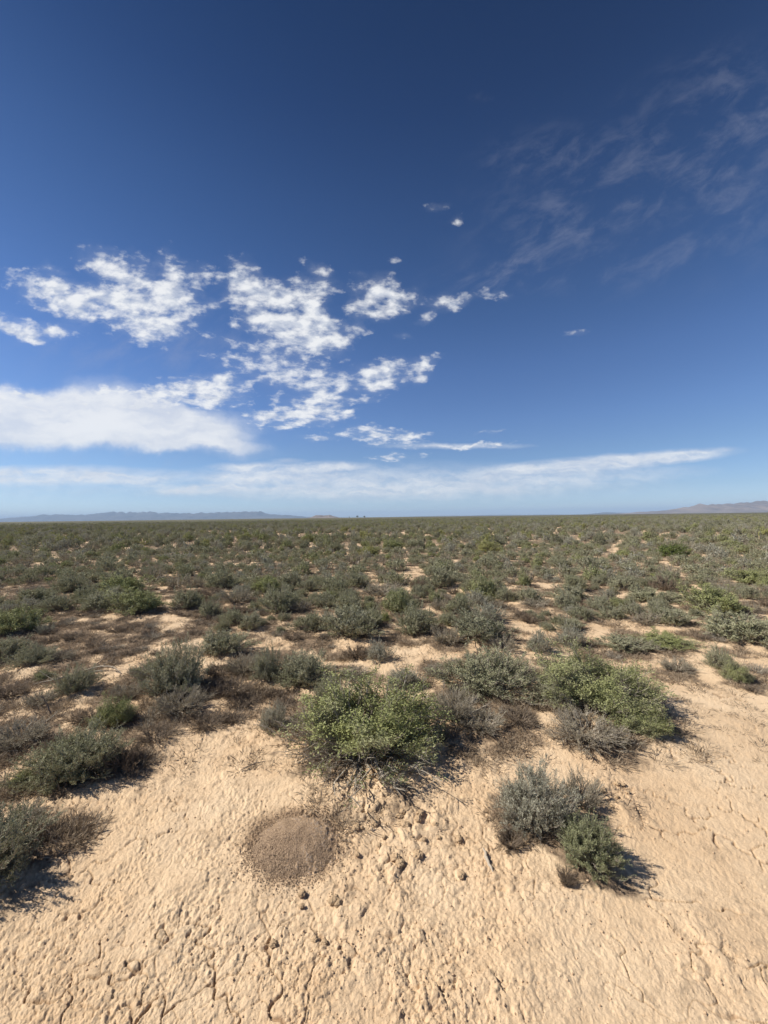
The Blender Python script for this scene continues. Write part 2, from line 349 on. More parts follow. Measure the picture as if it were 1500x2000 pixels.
for (cx, top, bot, wd, kind, label) in NEAR:
    if label is None and kind == D and wd < 25: continue
    fx, fy = gp(cx, bot)
    rad = wd / F * fy * 0.5
    fac = 0.62 if wd > 140 else 0.7
    yc = fy + fac * rad
    width = wd / F * yc
    xc = (cx - 750) / F * yc
    ht = CAM_H - (top - horizon(cx)) / F * (yc + 0.15 * rad)
    SHR.append([xc, yc, width, min(1.0, max(ht / width * 2.2, .6)) , float(np.clip(ht, 0.10, 0.95)), kind, label])

# bare trails (photo pixel polylines) : nothing grows on them
TRAILS = [([(372,1300),(350,1240),(325,1195),(300,1150),(268,1118),(235,1098),(215,1080)], .22),
          ([(470,1260),(560,1225),(640,1205)], .5), ([(690,1110),(735,1140),(790,1160),(800,1110),(785,1090)], .30), ([(800,1112),(860,1140),(930,1168),(1000,1215),(1060,1250)], .30),
          ([(1195,1085),(1205,1060),(1230,1050)], .35), ([(1290,1090),(1350,1150),(1330,1170)], .35), ([(1170,1240),(1230,1226),(1290,1235),(1360,1225)], .35),
          ([(820,1270),(740,1300),(680,1260)], .35), ([(60,1110),(110,1095),(100,1080)], .3),([(1050,1140),(1150,1165),(1230,1165),(1330,1160),(1440,1165)],.3)]
TR = [([gp(*p) for p in pl], wdt) for pl, wdt in TRAILS]
def seg_dist(x, y, pts):
    best = np.full(np.shape(x), 1e9)
    for (x0, y0), (x1, y1) in zip(pts[:-1], pts[1:]):
        dx, dy = x1 - x0, y1 - y0; t = np.clip(((x - x0) * dx + (y - y0) * dy) / (dx * dx + dy * dy), 0, 1)
        best = np.minimum(best, np.hypot(x - x0 - t * dx, y - y0 - t * dy))
    return best
def trail_field(x, y):
    r = np.zeros(np.shape(x))
    for pts, wdt in TR:
        r = np.maximum(r, 1 - sstep(wdt * 0.25, wdt * 1.25, seg_dist(x + .25 * vnoise(x * 1.1, y * 1.1, 8), y, pts)))
    return r * (.55 + .45 * sstep(-.3, .3, vnoise(x * .9, y * .9, 9)))

# fill the middle distance
occ = [(s[0], s[1], s[2] * 0.55) for s in SHR]
n_hand = len(SHR)
fill = []
cand = rng.random((24000, 2))
ymin, ymax = 5.6, 21.0
c_y = np.sqrt(ymin ** 2 + cand[:, 0] * (ymax ** 2 - ymin ** 2)); c_x = (cand[:, 1] * 2 - 1) * 1.03 * c_y
c_t = trail_field(c_x, c_y); c_n = fbm(c_x * 0.28, c_y * 0.28, 5, 2)
occ_a = np.zeros((4000, 3)); occ_a[:len(occ)] = occ; n_occ = len(occ)
for x, y, tq, cl in zip(c_x.tolist(), c_y.tolist(), c_t.tolist(), c_n.tolist()):
    py = 1010 + CAM_H * F / y; px = 750 + x / y * F
    if py > 1190 and 90 < px < 420: continue                       # brown clearing
    if py > 1238 or (py > 1215 and px > 1250): continue
    rr = 0.16 + 0.30 * rng.random() ** 1.3
    if y < 9: rr *= 0.72
    if py > 1205: rr *= .7
    if tq > 0.45: continue
    if cl < -0.5 and y < 15: continue
    k = 0.90 if y > 11 else 0.86
    oa = occ_a[:n_occ]
    if np.any((x - oa[:, 0]) ** 2 + (y - oa[:, 1]) ** 2 < ((rr + oa[:, 2]) * k) ** 2): continue
    q = rng.random()
    kind = S if q < .58 else B if q < .70 else G if q < .82 else Dm if q < .95 else D
    if y < 9 and q > .82: kind = Dm if rng.random() < .6 else D
    occ_a[n_occ] = (x, y, rr); n_occ += 1; fill.append([x, y, rr * 2, 1.0, rr * 2 * (0.52 + 0.25 * rng.random()), kind, None])
fill.sort(key=lambda s: s[1])
N_IND = 300
fill_ind = fill[:N_IND - n_hand]; far_from = fill_ind[-1][1]
fill_rest = fill[N_IND - n_hand:]
SHR += fill_ind
print('hand', n_hand, 'fill', len(fill), 'individuals reach', far_from)

# ------------------------------------------------------------------ ground height
MOUND = gp(578, 1652)
CLOD_C = gp(775, 1610)
hum = [(s[0], s[1], s[2]) for s in SHR if s[2] > 0.25]
def low_height(x, y):
    h = 0.035 * fbm(x * 0.35, y * 0.35, 21, 3) * sstep(0.5, 6, np.hypot(x, y)) + 0.012 * fbm(x * 1.6, y * 1.6, 25, 2)
    for (hx, hy, wd) in hum:
        if hy > 12: continue
        s2 = (0.5 * wd + 0.10) ** 2
        d2 = (x - hx) ** 2 + (y - hy) ** 2
        m = d2 < s2 * 9
        if np.any(m): h = h + np.where(m, 0.045 * min(wd, 0.9) * np.exp(-d2 / s2), 0)
    return h * sstep(400, 100, np.hypot(x, y))
def zat(x, y):
    return float(low_height(np.array([x], float), np.array([y], float))[0])

def rough_fields(x, y):
    """rough: how broken the crust is (0 smooth flow-streaked mud .. 1 cornflake crust); clod: lumpy zone"""
    px = 750 + x / np.maximum(y, .2) * F
    sx = x + 0.25 * fbm(x * 1.3, y * 1.3, 31, 2)
    rough = 1 - sstep(0.30, 1.0, sx - 0.12 * (y - 1.5))
    clod = np.exp(-(((x - CLOD_C[0]) / 0.36) ** 2 + ((y - CLOD_C[1] - .05) / 0.50) ** 2)) 
    for (cx, cy, a, b, s) in ((1215,1570,.14,.2,.9),(1020,1740,.3,.18,.6),(700,1830,.5,.2,.6),(1290,1690,.01,.01,0),(250,1560,.5,.15,.35),(900,1470,.35,.35,.8),(560,1430,.4,.4,.7),(1380,1870,.22,.14,.7),(860,1930,.4,.1,.8)):
        gx, gy = gp(cx, cy); clod = np.maximum(clod, s * np.exp(-(((x - gx) / a) ** 2 + ((y - gy) / b) ** 2)))
    clod = clod * sstep(-.5, .25, fbm(x * 4, y * 4, 41, 2) + 0.25)
    return rough, clod
def detail_height(x, y):
    r = np.hypot(x, y)
    fade = 1 - sstep(6, 14, r)
    rough, clod = rough_fields(x, y)
    wx = x + 0.02 * vnoise(x * 14, y * 14, 51); wy = y + 0.02 * vnoise(x * 14 + 5, y * 14, 53)
    # flakes : steps facing the light, from thresholded noise
    vx = x + 0.006 * vnoise(x * 60, y * 60, 55); vy = y + 0.006 * vnoise(x * 60 + 5, y * 60, 57)
    def terraces(fr, n_, sd_, o_):
        t = fbm(vx * fr, vy * fr, sd_, o_, .58) * n_
        k = np.floor(t); return k + sstep(.80, 1.0, t - k)
    b = fbm(vx * 125, vy * 125, 65, 2, .7)
    pat = .45 + .55 * sstep(-.30, .35, fbm(x * 3.1, y * 3.1, 67, 3))
    h = (.14 + .86 * rough) * pat * (0.0009 * terraces(10, 5, 61, 4) + 0.0020 * terraces(52, 2.8, 63, 3) + 0.0019 * rough * b)
    h += (1 - .6 * rough) * (0.0018 * fbm(wx * 46 - wy * 12, wy * 18 + wx * 7, 71, 3) + .0012 * fbm(x * 120, y * 120, 73, 2, .7))
    # larger soft lumps
    h += 0.004 * fbm(x * 5, y * 5, 81, 2) * (0.35 + 0.65 * rough)
    # raised crust islands
    c = fbm(wx * 7, wy * 7, 85, 3)
    h += 0.006 * sstep(.22, .26, c) * (0.25 + .75 * np.maximum(rough * .5, clod))
    # clods : voronoi domes of two sizes
    f1, f2, idv = voronoi(wx * 15, wy * 15, 91); dome = np.sqrt(np.clip(1 - (f1 * 1.45) ** 2, 0, 1)) * (0.35 + .65 * idv) * (idv > .25)
    g1, g2, idg = voronoi(wx * 31, wy * 31, 95); dome2 = np.sqrt(np.clip(1 - (g1 * 1.4) ** 2, 0, 1)) * idg
    h += clod * (0.021 * dome + 0.010 * dome2)
    # cracks
    f1, f2, _ = voronoi(x * 4.2 + 0.25 * fbm(x * 9, y * 9, 101, 2), y * 4.2 + 0.25 * fbm(x * 9, y * 9, 105, 2), 111)
    cr = 1 - sstep(0.0, 0.042, f2 - f1)
    sel = sstep(-.15, .3, fbm(x * 1.7, y * 1.7, 115, 2))
    h -= 0.011 * cr * sel * (1 - .7 * clod)
    f1, f2, _ = voronoi(wx * 11, wy * 11, 121)
    cr2 = 1 - sstep(0.0, 0.055, f2 - f1)
    h -= 0.005 * cr2 * sstep(-.3, .3, fbm(x * 2.3 + 3, y * 2.3, 125, 2)) * (1 - .6 * clod) * (.35 + .65 * rough)
    crk_ = np.maximum(cr * sel, .6 * cr2 * sstep(-.3, .3, fbm(x * 2.3 + 3, y * 2.3, 125, 2)) * (.35 + .65 * rough))
    return h * fade, crk_ * fade

# ---- the sheet : polar fan, dense where the camera looks
us = np.linspace(-1.45, 1.45, 1180)
az_in = np.arctan(us)
az_out = np.linspace(az_in[-1], az_in[0] + 2 * math.pi, 70)[1:-1]
az = np.concatenate([az_in, az_out])
pp = np.concatenate([np.arange(640, 26, -0.95), np.geomspace(26, 0.0172, 90)])
rad = np.concatenate([[0.06, 0.3, 0.55, 0.75, 0.9], 384 * CAM_H / pp])
RR, AA = np.meshgrid(rad, az, indexing='ij')
X = (RR * np.sin(AA)).ravel(); Y = (RR * np.cos(AA)).ravel()
Z = low_height(X, Y)
near = np.hypot(X, Y) < 14.5
dz = np.zeros_like(Z); crk = np.zeros_like(Z)
dz[near], crk[near] = detail_height(X[near], Y[near])
# keep the ant mound's footing flat
dm = np.hypot(X - MOUND[0], Y - MOUND[1])
dz *= .25 + .75 * sstep(0.05, 0.20, dm)
Z = Z + dz
nr, na = RR.shape
i = np.arange(nr - 1)[:, None] * na; j = np.arange(na)[None, :]; j2 = (j + 1) % na
quads = np.stack([i + j, i + na + j, i + na + j2, i + j2], -1).reshape(-1, 4)
def mesh_from(name, verts, faces, smooth=False, mats=(), mat_idx=None):
    """faces: list of (n,k) index arrays"""
    me = bpy.data.meshes.new(name)
    if not isinstance(faces, (list, tuple)): faces = [faces]
    faces = [f for f in faces if len(f)]
    verts = np.asarray(verts, np.float32)
    me.vertices.add(len(verts)); me.vertices.foreach_set('co', verts.ravel())
    nl = sum(f.size for f in faces); npoly = sum(len(f) for f in faces)
    me.loops.add(nl); me.loops.foreach_set('vertex_index', np.concatenate([f.ravel() for f in faces]).astype(np.int32))
    tot = np.concatenate([np.full(len(f), f.shape[1]) for f in faces]).astype(np.int32)
    me.polygons.add(npoly); me.polygons.foreach_set('loop_start', (np.cumsum(tot) - tot).astype(np.int32))
    me.polygons.foreach_set('loop_total', tot)
    if smooth: me.polygons.foreach_set('use_smooth', np.ones(npoly, bool))
    for m in mats: me.materials.append(m)
    if mat_idx is not None: me.polygons.foreach_set('material_index', np.asarray(mat_idx, np.int32))
    me.update(calc_edges=True)
    return me
def fattr(me, name, vals):
    a = me.attributes.new(name, 'FLOAT', 'POINT'); a.data.foreach_set('value', np.asarray(vals, np.float32))

# where plant litter and dark crust cover the soil (world patches, broken up by noise)
LITTER = [(215,1500,95,55,.9),(60,1640,85,60,.35),(60,1450,130,60,.95),(340,1445,85,40,.8),(560,1445,55,45,.55),(200,1340,160,60,.9),(215,1250,190,60,1.0),(60,1330,160,80,.75),(150,1400,180,70,.85),(300,1420,110,45,.9),(440,1200,120,70,.8),(420,1340,130,60,.75),(560,1330,120,60,.55),
          (680,1240,120,60,.5),(890,1260,110,40,.55),(900,1440,80,45,.6),(740,1330,80,40,.6),(1020,1230,180,60,.4),(1180,1180,200,60,.4),(1400,1200,150,60,.35),(80,1540,120,70,.8),
          (960,1390,110,60,.7),(1160,1460,120,40,.5),(130,1180,150,70,.8),(1060,1560,110,70,.35),(620,1200,140,60,.5)]
def litter_field(x, y):
    r = np.hypot(x, y)
    n = fbm(x * 2.2, y * 2.2, 131, 4, .6)
    f = np.zeros(np.shape(x))
    for (cx, cy, a, b, s) in LITTER:
        gx, gy = gp(cx, cy); ax = a / F * gy * 1.15; ay = max(0.18, (gp(cx, cy - b)[1] - gp(cx, cy + b)[1]) * 0.55)
        f = np.maximum(f, s * np.exp(-(((x - gx) / ax) ** 2 + ((y - gy) / ay) ** 2)))
    far = sstep(2.9, 5.5, y) * (0.66 - 0.20 * np.clip(x / np.maximum(y, 1), -1, 1)); f = np.maximum(f, far)
    f = np.maximum(f, sstep(13, 26, r) * .75)
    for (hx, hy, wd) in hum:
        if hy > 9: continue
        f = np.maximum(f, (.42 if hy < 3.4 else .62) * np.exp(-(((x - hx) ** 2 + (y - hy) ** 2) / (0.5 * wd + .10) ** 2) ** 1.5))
    f = f * (1 - 0.75 * trail_field(x, y))
    return np.clip(f * 1.25 + (n * 1.35) * sstep(0.03, .35, f) - 0.10, 0, 1)
lit = np.zeros_like(Z); selv = np.hypot(X, Y) < 60
lit[selv] = litter_field(X[selv], Y[selv]); lit[~selv] = .75
rough, clod = np.zeros_like(Z), np.zeros_like(Z)
rough[near], clod[near] = rough_fields(X[near], Y[near])
apron = np.zeros_like(Z)
ax_, ay_ = gp(535, 1622)
apron[near] = np.clip(1.05 * np.exp(-(((X[near] - ax_) / .20) ** 2 + ((Y[near] - ay_) / .15) ** 2) ** 1.4) + 1.25 * np.exp(-(((X[near] - MOUND[0]) ** 2 + (Y[near] - MOUND[1]) ** 2) / .245 ** 2) ** 1.7)
    + .35 * vnoise(X[near] * 16, Y[near] * 16, 141) - .30, 0, 1)

# ground material
gm_, gnt, _, GL = new_mat('dry_soil')
go = N(gnt, 'ShaderNodeOutputMaterial'); gb = N(gnt, 'ShaderNodeBsdfPrincipled', inp={'Roughness': 0.95, 'Specular IOR Level': 0.12}); GL.new(gb.outputs[0], go.inputs[0])
gtc = N(gnt, 'ShaderNodeTexCoord')
def at(name): return N(gnt, 'ShaderNodeAttribute', attribute_name=name).outputs['Fac']
na_ = N(gnt, 'ShaderNodeTexNoise', inp={'Scale': 1.6, 'Detail': 6.0, 'Roughness': .6}); GL.new(gtc.outputs['Object'], na_.inputs['Vector'])
nb_ = N(gnt, 'ShaderNodeTexNoise', inp={'Scale': 26.0, 'Detail': 6.0, 'Roughness': .7}); GL.new(gtc.outputs['Object'], nb_.inputs['Vector'])
nc_ = N(gnt, 'ShaderNodeTexNoise', inp={'Scale': 190.0, 'Detail': 4.0, 'Roughness': .7}); GL.new(gtc.outputs['Object'], nc_.inputs['Vector'])
base = mixc(gnt, (0.62, 0.438, 0.266), (0.705, 0.528, 0.342), remap(gnt, na_.outputs[0], .35, .65))
base = mixc(gnt, base, (0.50, 0.33, 0.19), remap(gnt, nb_.outputs[0], .52, .78, 0, .55))
base = mixc(gnt, base, (0.66, 0.48, 0.30), remap(gnt, nc_.outputs[0], .58, .8, 0, .35))
base = mixc(gnt, base, (0.30, 0.19, 0.11), math_(gnt, 'MULTIPLY', at('crack'), .8))
base = mixc(gnt, base, (0.29, 0.195, 0.12), math_(gnt, 'MULTIPLY', at('apron'), remap(gnt, nc_.outputs[0], .3, .6, .6, 1)))
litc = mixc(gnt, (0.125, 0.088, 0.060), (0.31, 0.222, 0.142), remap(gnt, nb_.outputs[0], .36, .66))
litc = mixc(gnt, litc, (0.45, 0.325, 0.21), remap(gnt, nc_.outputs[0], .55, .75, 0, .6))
nd_ = N(gnt, 'ShaderNodeTexNoise', inp={'Scale': 7.0, 'Detail': 7.0, 'Roughness': .72}); GL.new(gtc.outputs['Object'], nd_.inputs['Vector'])
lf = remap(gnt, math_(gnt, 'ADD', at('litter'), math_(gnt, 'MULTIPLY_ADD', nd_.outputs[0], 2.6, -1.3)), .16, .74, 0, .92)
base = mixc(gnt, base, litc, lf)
GL.new(base, gb.inputs['Base Color'])
bn = N(gnt, 'ShaderNodeTexNoise', inp={'Scale': 75.0, 'Detail': 7.0, 'Roughness': .68}); GL.new(gtc.outputs['Object'], bn.inputs['Vector'])
wv = N(gnt, 'ShaderNodeVectorMath', operation='MULTIPLY_ADD'); GL.new(nb_.outputs['Color'], wv.inputs[0]); wv.inputs[1].default_value = (.02, .02, .02); GL.new(gtc.outputs['Object'], wv.inputs[2])
vo = N(gnt, 'ShaderNodeTexVoronoi', inp={'Scale': 95.0}); GL.new(wv.outputs[0], vo.inputs['Vector'])
vs = N(gnt, 'ShaderNodeSeparateColor'); GL.new(vo.outputs['Color'], vs.inputs[0])
hgt = math_(gnt, 'ADD', bn.outputs[0], math_(gnt, 'MULTIPLY', math_(gnt, 'ADD', vs.outputs[0], vo.outputs['Distance']), .16))
bp = N(gnt, 'ShaderNodeBump', inp={'Strength': .8, 'Distance': .009}); GL.new(hgt, bp.inputs['Height']); GL.new(bp.outputs[0], gb.inputs['Normal'])
gme = mesh_from('ground', np.stack([X, Y, Z], 1), quads, True, (gm_,))
fattr(gme, 'litter', lit); fattr(gme, 'crack', crk); fattr(gme, 'apron', apron)
g = bpy.data.objects.new('ground', gme); col.objects.link(g); tag(g, 'dry cracked tan mud plain with brown litter between shrubs', 'ground', kind='structure')

# ------------------------------------------------------------------ plant materials
def leaf_mat(name, c1, c2, c3, rough=.75, trans=.16):
    m, t, _, l = new_mat(name)
    o = N(t, 'ShaderNodeOutputMaterial'); b = N(t, 'ShaderNodeBsdfPrincipled', inp={'Roughness': rough, 'Specular IOR Level': .2})
    ge = N(t, 'ShaderNodeNewGeometry'); oi = N(t, 'ShaderNodeObjectInfo')
    c = mixc(t, c1, c2, ge.outputs['Random Per Island'])
    c = mixc(t, c, c3, math_(t, 'MULTIPLY', oi.outputs['Random'], .55))
    tcn = N(t, 'ShaderNodeTexCoord'); nz = N(t, 'ShaderNodeTexNoise', inp={'Scale': 5.0, 'Detail': 2.0}); l.new(tcn.outputs['Object'], nz.inputs['Vector'])
    c = mixc(t, c, c3, remap(t, nz.outputs[0], .45, .7, 0, .6))
    l.new(c, b.inputs['Base Color'])
    tr = N(t, 'ShaderNodeBsdfTranslucent'); l.new(c, tr.inputs[0])
    mx = N(t, 'ShaderNodeMixShader', inp={0: trans}); l.new(b.outputs[0], mx.inputs[1]); l.new(tr.outputs[0], mx.inputs[2]); l.new(mx.outputs[0], o.inputs[0])
    return m
def twig_mat(name, c1, c2):
    m, t, _, l = new_mat(name)
    o = N(t, 'ShaderNodeOutputMaterial'); b = N(t, 'ShaderNodeBsdfPrincipled', inp={'Roughness': .9, 'Specular IOR Level': .15}); l.new(b.outputs[0], o.inputs[0])
    ge = N(t, 'ShaderNodeNewGeometry'); tcn = N(t, 'ShaderNodeTexCoord'); nz = N(t, 'ShaderNodeTexNoise', inp={'Scale': 40.0, 'Detail': 3.0}); l.new(tcn.outputs['Object'], nz.inputs['Vector'])
    c = mixc(t, c1, c2, math_(t, 'ADD', math_(t, 'MULTIPLY', ge.outputs['Random Per Island'], .7), math_(t, 'MULTIPLY', nz.outputs[0], .3)))
    l.new(c, b.inputs['Base Color'])
    return m
M = {
 'sage': leaf_mat('sage_leaf', (.295,.288,.178), (.460,.438,.305), (.300,.300,.160)),
 'dark': leaf_mat('dark_sage_leaf', (.215,.215,.135), (.340,.330,.220), (.225,.230,.125)),
 'silver': leaf_mat('silver_leaf', (.350,.338,.245), (.520,.495,.400), (.350,.335,.235)),
 'green': leaf_mat('green_leaf', (.225,.250,.085), (.385,.395,.160), (.330,.315,.200)),
 'dgreen': leaf_mat('dark_green_leaf', (.110,.148,.036), (.200,.235,.070), (.150,.180,.058)),
 'yellow': leaf_mat('yellow_green_leaf', (.290,.300,.085), (.430,.420,.150), (.320,.305,.140)),
 'dormant': leaf_mat('dry_leaf', (.300,.252,.170), (.440,.380,.275), (.315,.280,.180)),
 'dead': leaf_mat('dead_leaf', (.175,.128,.085), (.320,.245,.165), (.215,.165,.112)),
 'litter': leaf_mat('dry_grass_blade', (.23,.175,.120), (.45,.355,.245), (.30,.235,.165)),
 'twig': twig_mat('grey_twig', (.255,.216,.165), (.480,.425,.340)),
 'twig_brown': twig_mat('brown_twig', (.145,.110,.080), (.300,.240,.180)),
 'twig_pale': twig_mat('pale_dead_wood', (.29,.24,.18), (.48,.41,.315)),
}

# ------------------------------------------------------------------ shrub meshes
def unit(v): return v / np.maximum(np.linalg.norm(v, axis=-1, keepdims=True), 1e-9)
def tubes(P, rad, k=3):
    """P (n, m, 3) polylines, rad (n, m) -> verts, quads"""
    n, m, _ = P.shape
    T = np.gradient(P, axis=1); T = unit(T)
    ref = np.where(np.abs(T[..., 2:3]) > .9, np.array([1., 0, 0]), np.array([0, 0, 1.]))
    A = unit(np.cross(T, ref)); Bn = np.cross(T, A)
    an = np.arange(k) / k * 2 * math.pi
    V = P[:, :, None, :] + rad[:, :, None, None] * (np.cos(an)[None, None, :, None] * A[:, :, None, :] + np.sin(an)[None, None, :, None] * Bn[:, :, None, :])
    idx = np.arange(n * m * k).reshape(n, m, k)
    q = np.stack([idx[:, :-1], np.roll(idx[:, :-1], -1, 2), np.roll(idx[:, 1:], -1, 2), idx[:, 1:]], -1).reshape(-1, 4)
    return V.reshape(-1, 3), q
def leaves(P, Dr, ln, wd, r, nrm=None):
    """narrow four-sided leaves: base P, direction Dr"""
    n = len(P)
    nn0 = unit(r.normal(size=(n, 3))) if nrm is None else unit(nrm + unit(r.normal(size=(n, 3))) * .55)
    side = unit(np.cross(Dr, nn0))
    l = (ln * (0.6 + .8 * r.random(n)))[:, None]; w_ = (wd * (0.6 + .8 * r.random(n)))[:, None]
    V = np.stack([P, P + Dr * l * .5 + side * w_ * .5, P + Dr * l, P + Dr * l * .5 - side * w_ * .5], 1)
    return V.reshape(-1, 3), np.arange(4 * n).reshape(n, 4)
def shrub_data(seed, strands, twigs, per, ll, lw, flat=.55, fill_in=.55, bare=0.0, up=.5, low=.0, lump=.35, tw=.0040, twl=.07, patch=None, clump=0.0):
    """a metre-wide bush: stems fan out from a crown root, split into twigs near their tips, leaves along the twigs"""
    r = np.random.default_rng(seed)
    n = strands
    a = r.random(n) * 2 * math.pi
    cz = r.random(n) ** 0.85 * (1 - low) + low * r.random(n) ** 2          # height cosine
    cz = np.clip(cz, .03, 1); sz = np.sqrt(1 - cz ** 2)
    dirs = np.stack([np.cos(a) * sz, np.sin(a) * sz, cz], 1)
    # lobes
    lob = unit(np.stack([r.normal(size=9), r.normal(size=9), np.abs(r.normal(size=9)) * .7], 1)); amp = r.random(9) * .55 + .1
    f = (np.exp((dirs @ lob.T - 1) * 9) * amp).max(1)
    Rm = (1 - lump) + lump * f / .55 + .08 * r.normal(size=n)
    dep = fill_in + (1 - fill_in) * r.random(n) ** .6
    tip = dirs * np.array([.5, .5, flat]) * (Rm * dep)[:, None]
    tip[:, 2] = np.maximum(tip[:, 2], .02 + .03 * r.random(n))
    base = np.stack([np.cos(a), np.sin(a), np.zeros(n)], 1) * (.02 + .07 * r.random(n))[:, None]; base[:, 2] = -.015
    mid = base * .3 + tip * np.array([.62, .62, .38]) + r.normal(size=(n, 3)) * .025; mid[:, 2] = np.maximum(mid[:, 2], .015)
    t = np.linspace(0, 1, 7)[None, :, None]
    P = (1 - t) ** 2 * base[:, None] + 2 * t * (1 - t) * mid[:, None] + t ** 2 * tip[:, None]
    wob = r.normal(size=P.shape) * .011; wob[:, 0] = 0
    P = P + wob
    rd = (tw * (0.55 + .8 * r.random(n)))[:, None] * np.linspace(1.35, .40, 7)[None]
    bv, bq = tubes(P, rd)
    # twigs
    m = n * twigs
    si = np.repeat(np.arange(n), twigs)
    tt = .48 + .52 * r.random(m) ** .75
    k = np.minimum((tt * 6).astype(int), 5); fr = tt * 6 - k
    tp = P[si, k] * (1 - fr)[:, None] + P[si, k + 1] * fr[:, None]
    sd = unit(P[si, 6] - P[si, 4])
    outw = unit(tp * np.array([1, 1, 1.2]) + 1e-6)
    td = unit(sd * .55 + outw * .35 + np.array([0, 0, up]) + r.normal(size=(m, 3)) * .42)
    tl = twl * (.5 + r.random(m))
    te = tp + td * tl[:, None]
    te[:, 2] = np.maximum(te[:, 2], .012)
    TP = np.stack([tp, (tp + te) / 2 + r.normal(size=(m, 3)) * .006, te], 1)
    tv, tq = tubes(TP, np.stack([np.full(m, tw * .34), np.full(m, tw * .26), np.full(m, tw * .14)], 1))
    # leaves
    keep = r.random(m) >= bare
    for pt in (patch or ()):                               # dead sides without leaves
        pd = unit(np.array(pt[:3], float)); keep &= ~((unit(te) @ pd > pt[3]) & (r.random(m) < .88))
    li = np.repeat(np.nonzero(keep)[0], per); q = len(li)
    lt = (r.random(q) ** (.8 - .5 * clump))[:, None]
    lp = tp[li] * (1 - lt) + te[li] * lt + r.normal(size=(q, 3)) * (.004 + .010 * clump)
    ld = unit(td[li] * .8 + unit(r.normal(size=(q, 3))) * (.75 + .3 * clump) + np.array([0, 0, .25]))
    on = unit(lp - np.array([0, 0, .10]) + r.normal(size=lp.shape) * .06)
    lv, lq = leaves(lp, ld, ll, lw, r, on)
    lv[:, 2] = np.maximum(lv[:, 2], .004)
    return (np.concatenate([bv, tv]), np.concatenate([bq, tq + len(bv)])), (lv, lq)

#            leaf material, twig material, settings
KS = {
 S:        ('sage', 'twig', dict(flat=.60, ll=.026, lw=.0085, up=.58, lump=.48, fill_in=.42, twl=.082)),
 'dark':   ('dark', 'twig', dict(flat=.60, ll=.026, lw=.0085, up=.55, lump=.46, fill_in=.42, twl=.08)),
 B:        ('silver', 'twig', dict(flat=.62, ll=.026, lw=.0078, up=.48, bare=.2, lump=.44, fill_in=.42)),
 G:        ('green', 'twig', dict(flat=.56, ll=.026, lw=.0100, up=.55, clump=.8, lump=.42)),
 'dgreen': ('dgreen', 'twig', dict(flat=.62, ll=.028, lw=.0110, up=.5, clump=.7, lump=.34)),
 'yellow': ('yellow', 'twig', dict(flat=.58, ll=.026, lw=.0100, up=.55, clump=.7, lump=.40)),
 Dm:       ('dormant', 'twig', dict(flat=.52, ll=.024, lw=.0050, up=.5, bare=.45, lump=.42, low=.35)),
 D:        ('dead', 'twig_brown', dict(flat=.46, ll=.022, lw=.0060, up=.35, bare=.55, lump=.45, low=.5)),
}
protos = {}
def proto(key, lod):
    """list of (branches mesh, foliage mesh) variants"""
    if (key, lod) in protos: return protos[(key, lod)]
    lm, tm, kw = KS[key]
    res = []
    nv = {0: 3, 1: 3, 2: 2}[lod]
    for v_ in range(nv):
        kk = dict(kw)
        if lod == 0: cnt = (190, 10, 14); kk['ll'] *= .66; kk['lw'] *= .68
        elif lod == 1: cnt = (130, 8, 13); kk['ll'] *= .95; kk['lw'] *= .98; kk['tw'] = .0048; kk['fill_in'] = .58
        else: cnt = (60, 5, 6); kk['ll'] *= 1.8; kk['lw'] *= 2.5; kk['tw'] = .007; kk['fill_in'] = .74; kk['bare'] = kk.get('bare', 0) * .5
        if key in (D, Dm): cnt = (int(cnt[0] * .7), cnt[1], cnt[2]); kk['tw'] = kk.get('tw', .004) * 1.45
        br, fo = shrub_data(1000 + 37 * v_ + 101 * lod + sum(map(ord, key)), cnt[0], cnt[1], cnt[2], **kk)
        res.append((mesh_from('branches', br[0], br[1], True, (M[tm],)), mesh_from('foliage', fo[0], fo[1], False, (M[lm],))))
    protos[(key, lod)] = res
    return res
HERO = {
 'hero_a': ('green', 'twig', dict(seed=11, strands=330, twigs=12, per=18, ll=.0135, lw=.0066, flat=.62, up=.5, clump=.9, lump=.40, tw=.0040, low=.12, twl=.06, bare=.18, patch=[(.12,-.95,-.02,.76),(-.62,-.75,.12,.83),(-.9,.1,.4,.93)], fill_in=.5)),
 'hero_b': ('green', 'twig', dict(seed=13, strands=330, twigs=12, per=16, ll=.0135, lw=.0060, flat=.60, up=.5, clump=.8, lump=.45, tw=.0036, low=.1, twl=.06, bare=.15, patch=[(-.8,-.6,.0,.84),(-.1,-1,.05,.90),(.3,-.5,.8,.96)])),
 'hero_c': ('silver', 'twig', dict(seed=17, strands=230, twigs=11, per=13, ll=.019, lw=.0048, flat=.62, up=.7, lump=.45, tw=.0042, bare=.22, twl=.08)),
 'hero_d': ('silver2', 'twig', dict(seed=19, strands=210, twigs=11, per=15, ll=.023, lw=.0062, flat=.70, up=.9, lump=.30, tw=.0046, twl=.09)),
 'hero_e': ('sage', 'twig', dict(seed=23, strands=270, twigs=11, per=15, ll=.017, lw=.0056, flat=.66, up=.6, lump=.34, tw=.0038, twl=.07)),
}
M['silver2'] = leaf_mat('pale_green_leaf', (.240,.250,.125), (.400,.400,.240), (.260,.275,.140))
NAMES = {S: 'sagebrush', 'dark': 'sagebrush', B: 'sagebrush', G: 'greasewood_bush', 'dgreen': 'greasewood_bush', 'yellow': 'greasewood_bush', Dm: 'dry_shrub', D: 'dead_shrub',
         'hero_a': 'greasewood_bush', 'hero_b': 'greasewood_bush', 'hero_c': 'sagebrush', 'hero_d': 'sagebrush', 'hero_e': 'sagebrush'}
